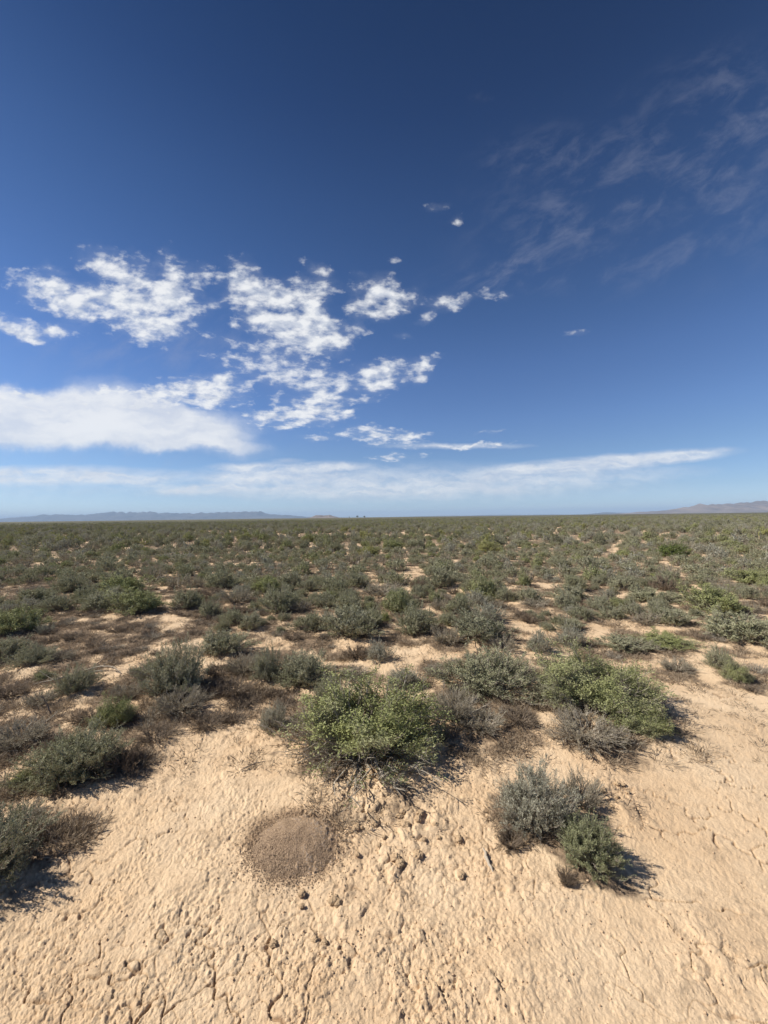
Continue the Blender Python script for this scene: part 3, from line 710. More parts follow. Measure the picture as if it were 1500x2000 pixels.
CATS = {'sagebrush': 'sagebrush', 'greasewood_bush': 'green bush', 'dry_shrub': 'dry shrub', 'dead_shrub': 'dead shrub'}
COLT = {S: 'grey-green sagebrush', 'dark': 'dark sagebrush', B: 'silvery sagebrush', G: 'bright green bush', 'dgreen': 'dark green bush', 'yellow': 'yellow-green bush', Dm: 'dry grey shrub', D: 'dead brown shrub'}
def where(px, py):
    colm = ('along the left edge', 'left of the sandy trail', 'right of the left sandy trail', 'left of the middle', 'just right of the middle', 'right of the middle sandy trail',
            'below the right-hand mountains', 'along the right edge')[min(7, max(0, int(px / 187.5)))]
    band = 'in the middle distance' if py < 1098 else 'in the sparser brush' if py < 1130 else 'in the open brush'
    return band + ' ' + colm
n_made = 0
for s_i, (x, y, wd, dpt, ht, kind, label) in enumerate(SHR):
    z = zat(x, y)
    if kind in HERO:
        lm, tm, kw = HERO[kind]; kw = dict(kw); sd = kw.pop('seed')
        br, fo = shrub_data(sd, kw.pop('strands'), kw.pop('twigs'), kw.pop('per'), **kw)
        bm_, fm_ = mesh_from('branches', br[0], br[1], True, (M[tm],)), mesh_from('foliage', fo[0], fo[1], False, (M[lm],))
        flat = kw['flat']; rz = 0.0
    else:
        lod = 0 if y < 4.6 else 1
        vs = proto(kind, lod); bm_, fm_ = vs[int(rng.integers(len(vs)))]
        flat = KS[kind][2]['flat']; rz = float(rng.random() * 6.28)
    nm = NAMES[kind]
    root = empty(nm, (x, y, z), rz)
    sz = ht / flat
    root.scale = (wd * 1.33, wd * 1.33 * (1.0 if kind not in ('hero_a', 'hero_b') else .85), min(sz, wd * 2.4) * 1.12)
    px = 750 + x / y * F; py = horizon(px) + (CAM_H) / y * F
    if label is None:
        size = 'small ' if wd < .42 else 'wide ' if wd > .74 else ''
        label = f'{size}{COLT[kind]} {where(px, py)}'
    tag(root, label, CATS[nm], 'shrubs scattered over the dry plain')
    for part, me in (('branches', bm_), ('foliage', fm_)):
        o = bpy.data.objects.new(part, me); col.objects.link(o); o.parent = root
    n_made += 1
print('shrubs', n_made)

# ------------------------------------------------------------------ countless plants : points + instances
def instancer(name, pts, rot, scl, var, meshes_, label):
    """one object: points carrying rotation, scale and variant; each point becomes an instance of one of the meshes"""
    pc = bpy.data.collections.new(name + '_kinds')
    for k, me in enumerate(meshes_):
        o = bpy.data.objects.new(f'{name}_kind_{k:02d}', me); pc.objects.link(o)
    me = bpy.data.meshes.new(name); me.vertices.add(len(pts)); me.vertices.foreach_set('co', np.asarray(pts, np.float32).ravel())
    fattr(me, 'rot', rot); fattr(me, 'tilt', rng.normal(size=len(pts)) * .07)
    a = me.attributes.new('scl', 'FLOAT_VECTOR', 'POINT'); a.data.foreach_set('vector', np.asarray(scl, np.float32).ravel())
    a = me.attributes.new('var', 'INT', 'POINT'); a.data.foreach_set('value', np.asarray(var, np.int32))
    ob = bpy.data.objects.new(name, me); col.objects.link(ob)
    ng = bpy.data.node_groups.new(name, 'GeometryNodeTree')
    ng.interface.new_socket('Geometry', in_out='INPUT', socket_type='NodeSocketGeometry'); ng.interface.new_socket('Geometry', in_out='OUTPUT', socket_type='NodeSocketGeometry')
    nn_ = ng.nodes; gi = nn_.new('NodeGroupInput'); go_ = nn_.new('NodeGroupOutput')
    ip = nn_.new('GeometryNodeInstanceOnPoints'); ci = nn_.new('GeometryNodeCollectionInfo')
    ci.inputs['Collection'].default_value = pc; ci.inputs['Separate Children'].default_value = True; ci.inputs['Reset Children'].default_value = True
    ip.inputs['Pick Instance'].default_value = True
    def na2(attr, dt):
        q = nn_.new('GeometryNodeInputNamedAttribute'); q.data_type = dt; q.inputs['Name'].default_value = attr; return q.outputs[0]
    cx = nn_.new('ShaderNodeCombineXYZ'); ng.links.new(na2('rot', 'FLOAT'), cx.inputs[2]); ng.links.new(na2('tilt', 'FLOAT'), cx.inputs[0])
    er = nn_.new('FunctionNodeEulerToRotation'); ng.links.new(cx.outputs[0], er.inputs[0])
    l = ng.links
    l.new(gi.outputs[0], ip.inputs['Points']); l.new(ci.outputs[0], ip.inputs['Instance']); l.new(na2('var', 'INT'), ip.inputs['Instance Index'])
    l.new(er.outputs[0], ip.inputs['Rotation']); l.new(na2('scl', 'FLOAT_VECTOR'), ip.inputs['Scale']); l.new(ip.outputs[0], go_.inputs[0])
    md = ob.modifiers.new('scatter', 'NODES'); md.node_group = ng
    tag(ob, label, 'plants', kind='stuff')
    return ob
# far shrubs
far_kinds = [S, S, B, G, Dm, 'dark', 'yellow']
far_meshes = []; kind_of = []
for k in dict.fromkeys(far_kinds):
    lm, tm, _ = KS[k]
    for v_, (bm_, fm_) in enumerate(proto(k, 2)):
        nb = len(bm_.vertices); bco = np.empty(nb * 3, np.float32); bm_.vertices.foreach_get('co', bco)
        fco = np.empty(len(fm_.vertices) * 3, np.float32); fm_.vertices.foreach_get('co', fco)
        bq = np.empty(len(bm_.loops), np.int32); bm_.loops.foreach_get('vertex_index', bq)
        fq = np.empty(len(fm_.loops), np.int32); fm_.loops.foreach_get('vertex_index', fq)
        bq = bq.reshape(-1, 4); fq = fq.reshape(-1, 4) + nb
        far_meshes.append(mesh_from('far_shrub', np.concatenate([bco, fco]).reshape(-1, 3), np.concatenate([bq, fq]), False, (M[tm], M[lm]),
                          np.concatenate([np.zeros(len(bq)), np.ones(len(fq))]))); kind_of.append(k)
idx_of = {k: [i_ for i_, kk in enumerate(kind_of) if kk == k] for k in kind_of}
def pick_kind(q, green):
    if q < .10 + .14 * green: return G
    if q < .13 + .18 * green: return 'yellow'
    if q < .40: return B
    if q < .44: return Dm
    if q < .58: return 'dark'
    return S
pts, rot, scl, var = [], [], [], []
for s in fill_rest:
    k = s[5] if s[5] in idx_of else Dm
    pts.append((s[0], s[1], zat(s[0], s[1]))); rot.append(rng.random() * 6.28); scl.append((s[2] * 1.1, s[2] * 1.1, s[4] / KS[k][2]['flat'])); var.append(int(rng.choice(idx_of[k])))
y0 = 20.6
rows = []
d = y0
while d < 240:
    st = 1.07 + 0.0022 * (d - y0)
    xs = np.arange(-1.45 * d, 1.45 * d, st)
    xs = xs + rng.uniform(-.42, .42, len(xs)) * st; ys = d + rng.uniform(-.42, .42, len(xs)) * st
    rows.append(np.stack([xs, ys], 1)); d += st
FP = np.concatenate(rows)
dn = fbm(FP[:, 0] * .07, FP[:, 1] * .07, 151, 3); keep = (dn + rng.normal(size=len(FP)) * .25 > -.62) & (trail_field(FP[:, 0], FP[:, 1]) < .4)
FP = FP[keep]; gr = np.clip(fbm(FP[:, 0] * .05 + 9, FP[:, 1] * .05, 157, 2) * 1.5, 0, 1)
FZ = low_height(FP[:, 0], FP[:, 1])
for (x, y), gq, z, q4 in zip(FP.tolist(), gr.tolist(), FZ.tolist(), rng.random((len(FP), 5)).tolist()):
    k = pick_kind(q4[0], gq)
    wd = .52 + .62 * q4[1] ** 1.6 + .0012 * y
    pts.append((x, y, z)); rot.append(q4[2] * 6.28); ix = idx_of[k]; var.append(ix[int(q4[3] * len(ix))])
    scl.append((wd, wd, (wd * (.55 + .3 * q4[4])) / KS[k][2]['flat']))
print('far shrubs', len(pts))
instancer('distant_shrubs', pts, rot, scl, var, far_meshes, 'countless grey-green shrubs covering the plain towards the horizon')

# dry grass and litter between the shrubs
def tuft(seed, n, h, spread):
    r = np.random.default_rng(seed); a = r.random(n) * 6.28; rr = spread * np.sqrt(r.random(n))
    P = np.stack([np.cos(a) * rr, np.sin(a) * rr, np.zeros(n)], 1)
    Dr = unit(np.stack([np.cos(a), np.sin(a), np.zeros(n)], 1) * r.random(n)[:, None] * 1.3 + np.array([0, 0, .55]) + r.normal(size=(n, 3)) * .35); Dr[:, 2] = np.abs(Dr[:, 2])
    return leaves(P, Dr, h, .0038, r)
gmesh = []
for k in range(4):
    lv, lq = tuft(300 + k, 46, .052, .07); gmesh.append(mesh_from('dry_tuft', lv, lq, False, (M['litter'],)))
for k in range(3):
    lv, lq = tuft(320 + k, 40, .045, .05); gmesh.append(mesh_from('dead_tuft', lv, lq, False, (M['dead'],)))
pts, rot, scl, var = [], [], [], []
nc = 300000
yq = np.sqrt(2.0 ** 2 + rng.random(nc) ** 1.35 * (14 ** 2 - 2.0 ** 2)); xq = (rng.random(nc) * 2 - 1) * 1.12 * yq
pr = litter_field(xq, yq)
ok = rng.random(nc) < np.clip(pr * .9 - .02 + .10 * (yq > 2.6), 0, 1) * .36 * sstep(-.5, .6, fbm(xq * 5, yq * 5, 171, 3))
xq, yq = xq[ok], yq[ok]; zq = low_height(xq, yq)
for x, y, z in zip(xq, yq, zq):
    pts.append((x, y, z - .002)); rot.append(rng.random() * 6.28); q = .55 + .8 * rng.random(); scl.append((q, q, q * (.45 + .6 * rng.random())))
    var.append(int(rng.integers(0, 4)) if rng.random() < .62 else int(rng.integers(4, 7)))
print('tufts', len(pts))
instancer('dry_grass', pts, rot, scl, var, gmesh, 'low brown dry grass and plant litter between the shrubs')

nb_d = 5200
yq = np.sqrt(2.9 ** 2 + rng.random(nb_d) * (14 ** 2 - 2.9 ** 2)); xq = (rng.random(nb_d) * 2 - 1) * 1.1 * yq
pr = litter_field(xq, yq); ok = (rng.random(nb_d) < np.clip(pr * .7 - .05, 0, 1) * .75 * (.55 + .45 * (xq < -.2 * yq)) * (yq > 3.0)); xq, yq = xq[ok], yq[ok]; zq = low_height(xq, yq)
dk = [proto(D, 1)[k][0] for k in range(3)] + [proto(Dm, 1)[k][0] for k in range(3)]
n_d = len(xq); wdd = .14 + .22 * rng.random(n_d) ** 1.6; rot_d = rng.random(n_d) * 6.28
print('dead brush', n_d)
instancer('dead_brush', np.stack([xq, yq, zq], 1), rot_d, np.stack([wdd, wdd, wdd * (.6 + .5 * rng.random(n_d))], 1), np.where(rng.random(n_d) < .6, rng.integers(0, 3, n_d), rng.integers(3, 6, n_d)), dk,
          'low dead twiggy brush and skeleton plants littering the ground between shrubs')

# canopy of the brush far away, where single shrubs are smaller than a pixel
cz_m, ct, _, cl = new_mat('far_brush')
co_ = N(ct, 'ShaderNodeOutputMaterial'); cb = N(ct, 'ShaderNodeBsdfPrincipled', inp={'Roughness': .95, 'Specular IOR Level': .1}); cl.new(cb.outputs[0], co_.inputs[0])
ctc = N(ct, 'ShaderNodeTexCoord'); cn = N(ct, 'ShaderNodeTexNoise', inp={'Scale': .02, 'Detail': 10.0, 'Roughness': .7}); cl.new(ctc.outputs['Object'], cn.inputs['Vector'])
cl.new(mixc(ct, (.092, .090, .055), (.160, .148, .098), remap(ct, cn.outputs[0], .38, .62)), cb.inputs['Base Color'])
azc = np.arctan(np.linspace(-1.7, 1.7, 700)); rc = np.concatenate([np.linspace(205, 400, 90), np.geomspace(405, 36500, 120)])
RC, AC = np.meshgrid(rc, azc, indexing='ij'); XC = (RC * np.sin(AC)).ravel(); YC = (RC * np.cos(AC)).ravel()
ZC = (.30 + .30 * rng.random(XC.shape)) * np.where(RC.ravel() < 207, 0, 1)
qi = (np.arange(len(rc) - 1)[:, None] * 700 + np.arange(699)[None]); cq = np.stack([qi, qi + 700, qi + 701, qi + 1], -1).reshape(-1, 4)
cmo = bpy.data.objects.new('distant_brush', mesh_from('distant_brush', np.stack([XC, YC, ZC], 1), cq, False, (cz_m,))); col.objects.link(cmo)
tag(cmo, 'far grey-green brush merging into one carpet at the horizon', 'plants', kind='stuff')

# ------------------------------------------------------------------ hills on the horizon
def hill_mat(name, c1, c2, sc_):
    m, t, _, l = new_mat(name)
    o = N(t, 'ShaderNodeOutputMaterial'); b = N(t, 'ShaderNodeBsdfPrincipled', inp={'Roughness': .95, 'Specular IOR Level': .1}); l.new(b.outputs[0], o.inputs[0])
    tcn = N(t, 'ShaderNodeTexCoord'); nz = N(t, 'ShaderNodeTexNoise', inp={'Scale': sc_, 'Detail': 8.0, 'Roughness': .65}); l.new(tcn.outputs['Object'], nz.inputs['Vector'])
    l.new(mixc(t, c1, c2, remap(t, nz.outputs[0], .38, .62)), b.inputs['Base Color'])
    return m
def ridge(name, prof, dist, depth, mat, label, rough_=.18, nx=560, ny=56, seed=0, kindp=.55):
    """prof: (photo x, pixels above the horizon). A real ridge: foot, gullied flanks, crest, back slope."""
    px = np.linspace(prof[0][0], prof[-1][0], nx)
    hp = np.interp(px, [p[0] for p in prof], [p[1] for p in prof])
    hp = hp * .88 * (1 + .16 * fbm(px / 16.0, px * 0 + seed, seed + 3, 4, .6))
    tt = np.linspace(0, 1, ny)
    PX, TT = np.meshgrid(px, tt, indexing='ij'); HP = np.repeat(hp[:, None], ny, 1)
    Dp = dist + depth * TT
    Xh = (PX - 750) / F * (dist + depth * kindp); Yh = Dp
    prf = np.where(TT < kindp, TT / kindp, (1 - TT) / (1 - kindp)); prf = np.clip(prf, 0, 1) ** 1.15
    s_ = depth * .35
    er = fbm((Xh / s_).ravel(), (Yh / s_).ravel(), seed, 5, .55).reshape(Xh.shape)
    gul = np.abs(fbm((Xh / s_ * 2.3).ravel(), (Yh / s_ * .8).ravel(), seed + 9, 4, .55)).reshape(Xh.shape)
    Zh = HP / F * (dist + depth * kindp) * np.clip(prf * (1 + rough_ * er * (1 - prf * .8)) - .55 * gul * prf * (1 - prf) * 2, 0, 1.2) + CAM_H * prf - 6 * (1 - np.clip(prf * 12, 0, 1))
    q_ = np.arange(nx - 1)[:, None] * ny + np.arange(ny - 1)[None]; fq = np.stack([q_, q_ + ny, q_ + ny + 1, q_ + 1], -1).reshape(-1, 4)
    o = bpy.data.objects.new(name, mesh_from(name, np.stack([Xh.ravel(), Yh.ravel(), Zh.ravel()], 1), fq, True, (mat,))); col.objects.link(o)
    tag(o, label, 'hills', kind='structure')
hm1 = hill_mat('desert_rock', (.135, .105, .085), (.235, .180, .140), .0012)
hm2 = hill_mat('far_rock', (.060, .060, .055), (.120, .105, .090), .0009)
hm3 = hill_mat('butte_rock', (.17, .13, .10), (.30, .23, .17), .004)
ridge('mountains', [(1225,0),(1240,3.2),(1247,4.6),(1262,4.5),(1285,6),(1315,8.5),(1340,13.5),(1352,15),(1367,19),(1380,18.2),(1395,19.5),(1412,17.5),(1432,21.5),(1450,21.5),(1470,23),(1490,25),(1530,26),(1600,30),(1700,22),(1800,0)],
      8600, 3400, hm1, 'brown bare mountain range on the right horizon', seed=201)
ridge('hills', [(1100,0),(1150,1.2),(1165,3),(1178,4.6),(1195,3.6),(1230,2.6),(1300,2)], 15000, 3000, hm2, 'low bluish hills left of the mountain range', seed=211, nx=160)
ridge('mesa', [(-260,8),(-120,10),(0,7),(40,10),(75,13),(120,14.5),(160,13),(190,13.5),(212,15.5),(250,14.5),(300,14),(340,12.5),(362,14),(400,14.5),(440,14.5),(480,16),(505,16.5),(516,14.5),(526,10),(550,8),(575,6),(600,3),(640,1.2),(680,0)],
      16500, 4500, hm2, 'long hazy blue mesa ridge on the left horizon', seed=221, rough_=.08)
ridge('far_hills', [(60,8),(140,12),(200,17.5),(225,18.8),(300,17.5),(380,12),(420,5)], 18800, 2500, hm2, 'palest hills showing behind the left mesa', seed=241, nx=140)
ridge('butte', [(604,0),(611,3.2),(617,5.8),(630,6.2),(640,5.6),(644,6.8),(648,5.2),(655,2.6),(664,0)], 7000, 800, hm3, 'small flat-topped butte on the horizon', seed=231, nx=140, rough_=.05)
ridge('low_rise', [(770,0),(830,1.2),(870,1.8),(905,1.1),(940,1.9),(985,2.2),(1030,1.2),(1080,1.6),(1120,0)], 22000, 3000, hm2, 'very low hazy rise on the centre horizon', seed=251, nx=140)

# trees on the horizon
tm_ = leaf_mat('horizon_tree_leaf', (.045, .060, .025), (.085, .100, .045), (.06, .075, .03))
def far_tree(px, dist, h, wd, label, seed):
    r = np.random.default_rng(seed); x = (px - 750) / F * dist
    root = empty('tree', (x, dist, 0))
    P = np.array([[[0, 0, -.5], [.1, 0, h * .25], [0, .1, h * .6]]], float); v_, q_ = tubes(P, np.array([[.3, .24, .1]]), 6)
    o = bpy.data.objects.new('trunk', mesh_from('trunk', v_, q_, True, (M['twig_brown'],))); col.objects.link(o); o.parent = root
    n = 1500; c = unit(r.normal(size=(7, 3))) * np.array([wd * .3, wd * .3, h * .2]) + np.array([0, 0, h * .6])
    k = r.integers(0, 7, n); p = c[k] + unit(r.normal(size=(n, 3))) * (r.random(n) ** .5)[:, None] * np.array([wd * .26, wd * .26, h * .22])
    lv, lq = leaves(p, unit(r.normal(size=(n, 3))), .6, .4, r)
    o = bpy.data.objects.new('crown', mesh_from('crown', lv, lq, False, (tm_,))); col.objects.link(o); o.parent = root
    tag(root, label, 'tree', 'trees on the horizon')
far_tree(698, 1500, 9.5, 9, 'taller dark tree on the horizon right of the small butte', 1)
far_tree(712, 1500, 7.5, 11, 'wider low dark tree on the horizon, right of the taller one', 2)
far_tree(682, 1500, 6.0, 2.4, 'thin tree speck on the horizon nearest the small butte', 3)

# ------------------------------------------------------------------ ant mound
mx, my = MOUND
nrad, nang = 110, 260
rr_ = np.linspace(0, .30, nrad); aa_ = np.linspace(0, 2 * math.pi, nang, endpoint=False)
RM, AM = np.meshgrid(rr_, aa_, indexing='ij'); xm = RM * np.cos(AM); ym = RM * np.sin(AM) * .86
edge = .215 + .05 * fbm((np.cos(AM) * .8).ravel(), (np.sin(AM) * .8).ravel(), 411, 2).reshape(AM.shape)
prof_ = .050 * np.clip(1 - (RM / edge) ** 2, -1, 1); prof_ = np.where(prof_ < 0, prof_ * .35, prof_)
f1, f2, idv = voronoi((xm * 190).ravel(), (ym * 190).ravel(), 401)
peb = np.sqrt(np.clip(1 - (f1 * 1.25) ** 2, 0, 1)).reshape(xm.shape) * .0042 * (0.5 + .7 * idv.reshape(xm.shape))
zm = prof_ + peb * sstep(.30, .2, RM) + .004 * fbm(xm.ravel() * 14, ym.ravel() * 14, 405, 2).reshape(xm.shape) + .012 * sstep(.10, .24, RM) * (fbm(xm.ravel() * 38, ym.ravel() * 38, 407, 3).reshape(xm.shape) - .25)
zb = zat(mx, my)
ii = np.arange(nrad - 1)[:, None] * nang; jj = np.arange(nang)[None]; jj2 = (jj + 1) % nang
mq = np.stack([ii + jj, ii + nang + jj, ii + nang + jj2, ii + jj2], -1).reshape(-1, 4)
mm, mt, _, ml = new_mat('mound_gravel')
mo = N(mt, 'ShaderNodeOutputMaterial'); mb = N(mt, 'ShaderNodeBsdfPrincipled', inp={'Roughness': .9, 'Specular IOR Level': .15}); ml.new(mb.outputs[0], mo.inputs[0])
mtc = N(mt, 'ShaderNodeTexCoord'); mv = N(mt, 'ShaderNodeTexVoronoi', inp={'Scale': 190.0}); ml.new(mtc.outputs['Object'], mv.inputs['Vector'])
sp = N(mt, 'ShaderNodeSeparateColor'); ml.new(mv.outputs['Color'], sp.inputs[0])
mc = mixc(mt, (.22, .148, .090), (.42, .295, .185), sp.outputs[0]); mc = mixc(mt, mc, (.30, .24, .19), math_(mt, 'GREATER_THAN', sp.outputs[1], .8))
ml.new(mc, mb.inputs['Base Color'])
am = empty('ant_mound', (mx, my, zb)); tag(am, 'low round ant mound of brown gravel on the bare mud', 'ant mound')
o = bpy.data.objects.new('dome', mesh_from('dome', np.stack([xm.ravel(), ym.ravel(), zm.ravel()], 1), mq, True, (mm,))); col.objects.link(o); o.parent = am
pm, pt_, _, pl_ = new_mat('pebble')
po = N(pt_, 'ShaderNodeOutputMaterial'); pb = N(pt_, 'ShaderNodeBsdfPrincipled', inp={'Roughness': .85}); pl_.new(pb.outputs[0], po.inputs[0])
pg = N(pt_, 'ShaderNodeNewGeometry'); pl_.new(mixc(pt_, (.21, .142, .087), (.46, .325, .205), pg.outputs['Random Per Island']), pb.inputs['Base Color'])
n = 24000; pa = rng.random(n) * 6.28; prr = .215 * np.sqrt(rng.random(n)) + .055 * np.abs(rng.normal(size=n)) * (rng.random(n) < .45)
pxx = np.cos(pa) * prr; pyy = np.sin(pa) * prr * .86 
pz = np.interp(prr, rr_, prof_.mean(1)) + .004 * fbm(pxx * 14, pyy * 14, 405, 2); 
gz = low_height(pxx + mx, pyy + my) + detail_height(pxx + mx, pyy + my)[0] * (.25 + .75 * sstep(0.05, 0.20, prr)) - zb
pz = np.maximum(pz + .0035, gz + .0012)
octv = np.array([[1,0,0],[0,1,0],[-1,0,0],[0,-1,0],[0,0,.8],[0,0,-.8]], float); octf = np.array([[0,1,4],[1,2,4],[2,3,4],[3,0,4],[1,0,5],[2,1,5],[3,2,5],[0,3,5]])
sz_ = .0018 + .0022 * rng.random(n) ** 2
V = octv[None] * sz_[:, None, None] * (0.6 + .8 * rng.random((n, 6, 1))) + np.stack([pxx, pyy, pz], 1)[:, None]
o = bpy.data.objects.new('pebbles', mesh_from('pebbles', V.reshape(-1, 3), (octf[None] + 6 * np.arange(n)[:, None, None]).reshape(-1, 3), False, (pm,))); col.objects.link(o); o.parent = am; o['kind'] = 'stuff'

# ------------------------------------------------------------------ clods, sticks, fallen branches
cmat, cnt_, _, cl2 = new_mat('clod_soil')
o_ = N(cnt_, 'ShaderNodeOutputMaterial'); b_ = N(cnt_, 'ShaderNodeBsdfPrincipled', inp={'Roughness': .95, 'Specular IOR Level': .1}); cl2.new(b_.outputs[0], o_.inputs[0])
t_ = N(cnt_, 'ShaderNodeTexCoord'); n_ = N(cnt_, 'ShaderNodeTexNoise', inp={'Scale': 60.0, 'Detail': 6.0}); cl2.new(t_.outputs['Object'], n_.inputs['Vector'])
cl2.new(mixc(cnt_, (.50, .345, .205), (.64, .465, .285), n_.outputs[0]), b_.inputs['Base Color'])
bb = N(cnt_, 'ShaderNodeBump', inp={'Strength': .8, 'Distance': .004}); cl2.new(n_.outputs[0], bb.inputs['Height']); cl2.new(bb.outputs[0], b_.inputs['Normal'])
import bmesh
clod_me = []
for k in range(7):
    bm = bmesh.new(); bmesh.ops.create_icosphere(bm, subdivisions=4, radius=1.0)
    co = np.array([v_.co for v_ in bm.verts])
    f1, f2, idv = voronoi(co[:, 0] * 1.3 + co[:, 2] * .7 + k * 5, co[:, 1] * 1.3 + co[:, 2] * .5, 500 + k)
    nz = fbm(co[:, 0] * 1.7 + k * 3, co[:, 1] * 1.7 + co[:, 2] * 1.3, 510 + k, 4, .6)
    d_ = 1 + .30 * nz - .25 * sstep(.25, 0, f2 - f1)
    for v_, q in zip(bm.verts, d_): v_.co = v_.co * float(q); v_.co.z *= .62
    me = bpy.data.meshes.new('dirt_clod'); bm.to_mesh(me); bm.free(); me.polygons.foreach_set('use_smooth', np.ones(len(me.polygons), bool)); me.materials.append(cmat); clod_me.append(me)
r2 = np.random.default_rng(99)
spots = []
while len(spots) < 46:
    u_ = r2.random()
    if u_ < .72: px, py = r2.normal(775, 62), r2.normal(1600, 62)
    elif u_ < .86: px, py = r2.normal(1205, 22), r2.normal(1565, 28)
    else: px, py = r2.normal(640, 60), r2.normal(1790, 35)
    if 450 < px < 665 and 1560 < py < 1720 or py < 1535: continue
    spots.append((px, py))
for k, (px, py) in enumerate(spots):
    x, y = gp(px, py); s_ = .010 + .013 * r2.random() ** 1.8
    o = bpy.data.objects.new('dirt_clod', clod_me[k % 7]); col.objects.link(o)
    o.location = (x, y, zat(x, y) + .008 + s_ * .2); o.rotation_euler = (0, 0, r2.random() * 6.28); o.scale = (s_ * (1 + .4 * r2.random()), s_, s_ * (.8 + .4 * r2.random()))
    lab = 'crumbly tan clod of dried mud between the ant mound and silver-grey shrub' if px < 1000 and py < 1740 else 'crumbly tan clod of mud right of the loose silver-grey shrub' if px > 1000 else 'crumbly tan clod of mud below the ant mound'
    tag(o, lab, 'dirt clod', 'loose clods broken from the mud crust')
n = 20000
cy_ = 1.0 + 2.9 * rng.random(n) ** 1.25; cx_ = (rng.random(n) * 2 - 1) * 1.1 * cy_
rg_, cg_ = rough_fields(cx_, cy_)
okc = rng.random(n) < np.clip(.10 + .45 * rg_ * sstep(-.3, .5, fbm(cx_ * 2.5, cy_ * 2.5, 181, 3)) + 1.1 * cg_, 0, 1)
okc &= np.hypot(cx_ - MOUND[0], cy_ - MOUND[1]) > .22
cx_, cy_ = cx_[okc], cy_[okc]; n = len(cx_)
cz_ = low_height(cx_, cy_) + detail_height(cx_, cy_)[0]
sz_ = .0014 + .0045 * rng.random(n) ** 3.5
V = octv[None] * sz_[:, None, None] * (0.5 + 1.0 * rng.random((n, 6, 1))) + np.stack([cx_, cy_, cz_ + sz_ * .4], 1)[:, None]
crm, crt, _, crl = new_mat('soil_crumb')
cro = N(crt, 'ShaderNodeOutputMaterial'); crb = N(crt, 'ShaderNodeBsdfPrincipled', inp={'Roughness': .95, 'Specular IOR Level': .1}); crl.new(crb.outputs[0], cro.inputs[0])
crg = N(crt, 'ShaderNodeNewGeometry'); crl.new(mixc(crt, (.40, .27, .165), (.66, .48, .31), crg.outputs['Random Per Island']), crb.inputs['Base Color'])
o = bpy.data.objects.new('soil_crumbs', mesh_from('soil_crumbs', V.reshape(-1, 3), (octf[None] + 6 * np.arange(n)[:, None, None]).reshape(-1, 3), False, (crm,))); col.objects.link(o)
tag(o, 'loose grains and crumbs of dried mud on the bare ground', 'soil crumbs', kind='stuff')

def wood(name, poly, radii, mat, label, cat, z0=.012, group=None, extra=()):
    """a stick through ground points (photo pixels, height)"""
    pts3 = []
    for (px, py, hz) in poly:
        x, y = gp(px, py); 
        t = (CAM_H - hz) / CAM_H; pts3.append((x * t, y * t, zat(x, y) + hz + z0))
    P = np.array(pts3); tt = np.linspace(0, len(P) - 1, 14); P = np.stack([np.interp(tt, np.arange(len(P)), P[:, c]) for c in range(3)], 1)
    P[1:-1] += rng.normal(size=(12, 3)) * radii[0] * .5
    v_, q_ = tubes(P[None], np.interp(np.linspace(0, 1, 14), np.linspace(0, 1, len(radii)), radii)[None], 7)
    vs, qs = [v_], [q_]; nv = len(v_)
    for (i0, dvec, ln, rd) in extra:
        dv = np.array(dvec, float); Q = P[i0] + np.linspace(0, 1, 6)[:, None] * dv / np.linalg.norm(dv) * ln + rng.normal(size=(6, 3)) * ln * .03; Q[0] = P[i0]
        v2, q2 = tubes(Q[None], np.linspace(rd, rd * .3, 6)[None], 5); vs.append(v2); qs.append(q2 + nv); nv += len(v2)
    me = mesh_from(name, np.concatenate(vs), np.concatenate(qs), True, (mat,))
    o = bpy.data.objects.new(name, me); col.objects.link(o); c0 = Vector(P[0]); me.transform(Matrix.Translation(-c0)); o.location = c0
    tag(o, label, cat, group)
wood('dead_stick', [(944,1664,0.0),(950,1682,.006),(957,1697,.006),(963,1712,0.0)], [.004, .009, .0075, .003], M['twig_pale'], 'short grey weathered stick lying on the bare mud', 'stick', extra=[(9, (.2, -.6, .3), .03, .003)])
wood('twig', [(470,1512,0.0),(490,1502,.01),(520,1496,.0)], [.003, .004, .002], M['twig_brown'], 'thin dark twig on rough mud left of the bush with bare branches', 'twig')
fb = 'pale fallen branches left of the tall sagebrush'
wood('fallen_branch', [(150,1318,.0),(195,1306,.05),(222,1308,.05),(236,1322,.0)], [.006, .008, .006, .003], M['twig_pale'], 'pale arched fallen branch beside the tall dense sagebrush', 'branch', group=fb, extra=[(5, (.3, .1, .2), .2, .004), (8, (.3, -.4, .1), .22, .004), (9, (.5, .2, .15), .2, .003)])
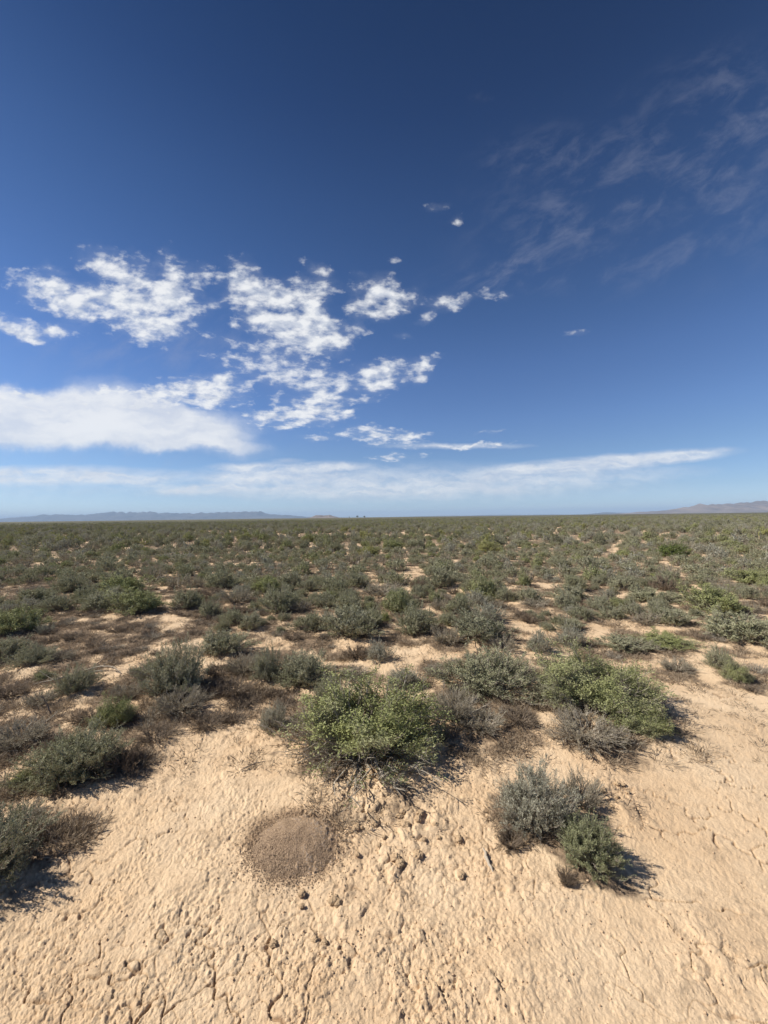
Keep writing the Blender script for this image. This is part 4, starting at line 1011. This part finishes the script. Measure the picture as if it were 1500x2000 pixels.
wood('fallen_branch', [(64,1342,.0),(110,1330,.03),(150,1322,.02),(200,1316,.04)], [.004, .008, .009, .005], M['twig'], 'long grey fallen branch reaching left of the pale arched one', 'branch', group=fb, extra=[(4, (-.5, .1, .2), .3, .004), (7, (-.4, -.3, .2), .25, .004)])
wood('fallen_branch', [(188,1302,.0),(205,1292,.10),(224,1274,.22)], [.006, .005, .003], M['twig_brown'], 'dark upright bare branch poking up behind the pale arched one', 'branch', group=fb, extra=[(6, (.1, .1, .5), .14, .003)])
wood('dead_sapling', [(100,1400,.0),(92,1382,.08),(82,1366,.16)], [.006, .005, .002], M['twig_brown'], 'dark forked dead stem standing left of the yellow-green shrub', 'dead sapling', extra=[(8, (-.4, 0, .5), .10, .003)])

# ------------------------------------------------------------------ air
hz = bpy.data.meshes.new('haze')
hx, hy0, hy1, hb, ht = 41000, -41000, 41000, -9.0, 520.0
hv = [(-hx, hy0, hb), (hx, hy0, hb), (hx, hy1, hb), (-hx, hy1, hb), (-hx, hy0, ht), (hx, hy0, ht), (hx, hy1, ht), (-hx, hy1, ht)]
hz.from_pydata(hv, [], [(0, 3, 2, 1), (4, 5, 6, 7), (0, 1, 5, 4), (1, 2, 6, 5), (2, 3, 7, 6), (3, 0, 4, 7)])
ho = bpy.data.objects.new('haze', hz); col.objects.link(ho)
hm, hnt, _, hl = new_mat('haze_air')
hou = N(hnt, 'ShaderNodeOutputMaterial'); hp_ = N(hnt, 'ShaderNodeVolumePrincipled'); hl.new(hp_.outputs[0], hou.inputs['Volume'])
hp_.inputs['Color'].default_value = (.56, .75, 1.0, 1); hp_.inputs['Density'].default_value = 4.8e-5; hp_.inputs['Anisotropy'].default_value = 0.0
hz.materials.append(hm)
tag(ho, 'pale blue haze over the far plain and hills', 'haze', kind='stuff')

# ------------------------------------------------------------------ render
sc.render.engine = 'CYCLES'
cy = sc.cycles
cy.max_bounces = 5; cy.diffuse_bounces = 3; cy.transmission_bounces = 3; cy.glossy_bounces = 2; cy.volume_bounces = 0; cy.transparent_max_bounces = 8
cy.use_adaptive_sampling = False
cy.use_denoising = True
try: cy.denoiser = 'OPENIMAGEDENOISE'
except Exception: pass
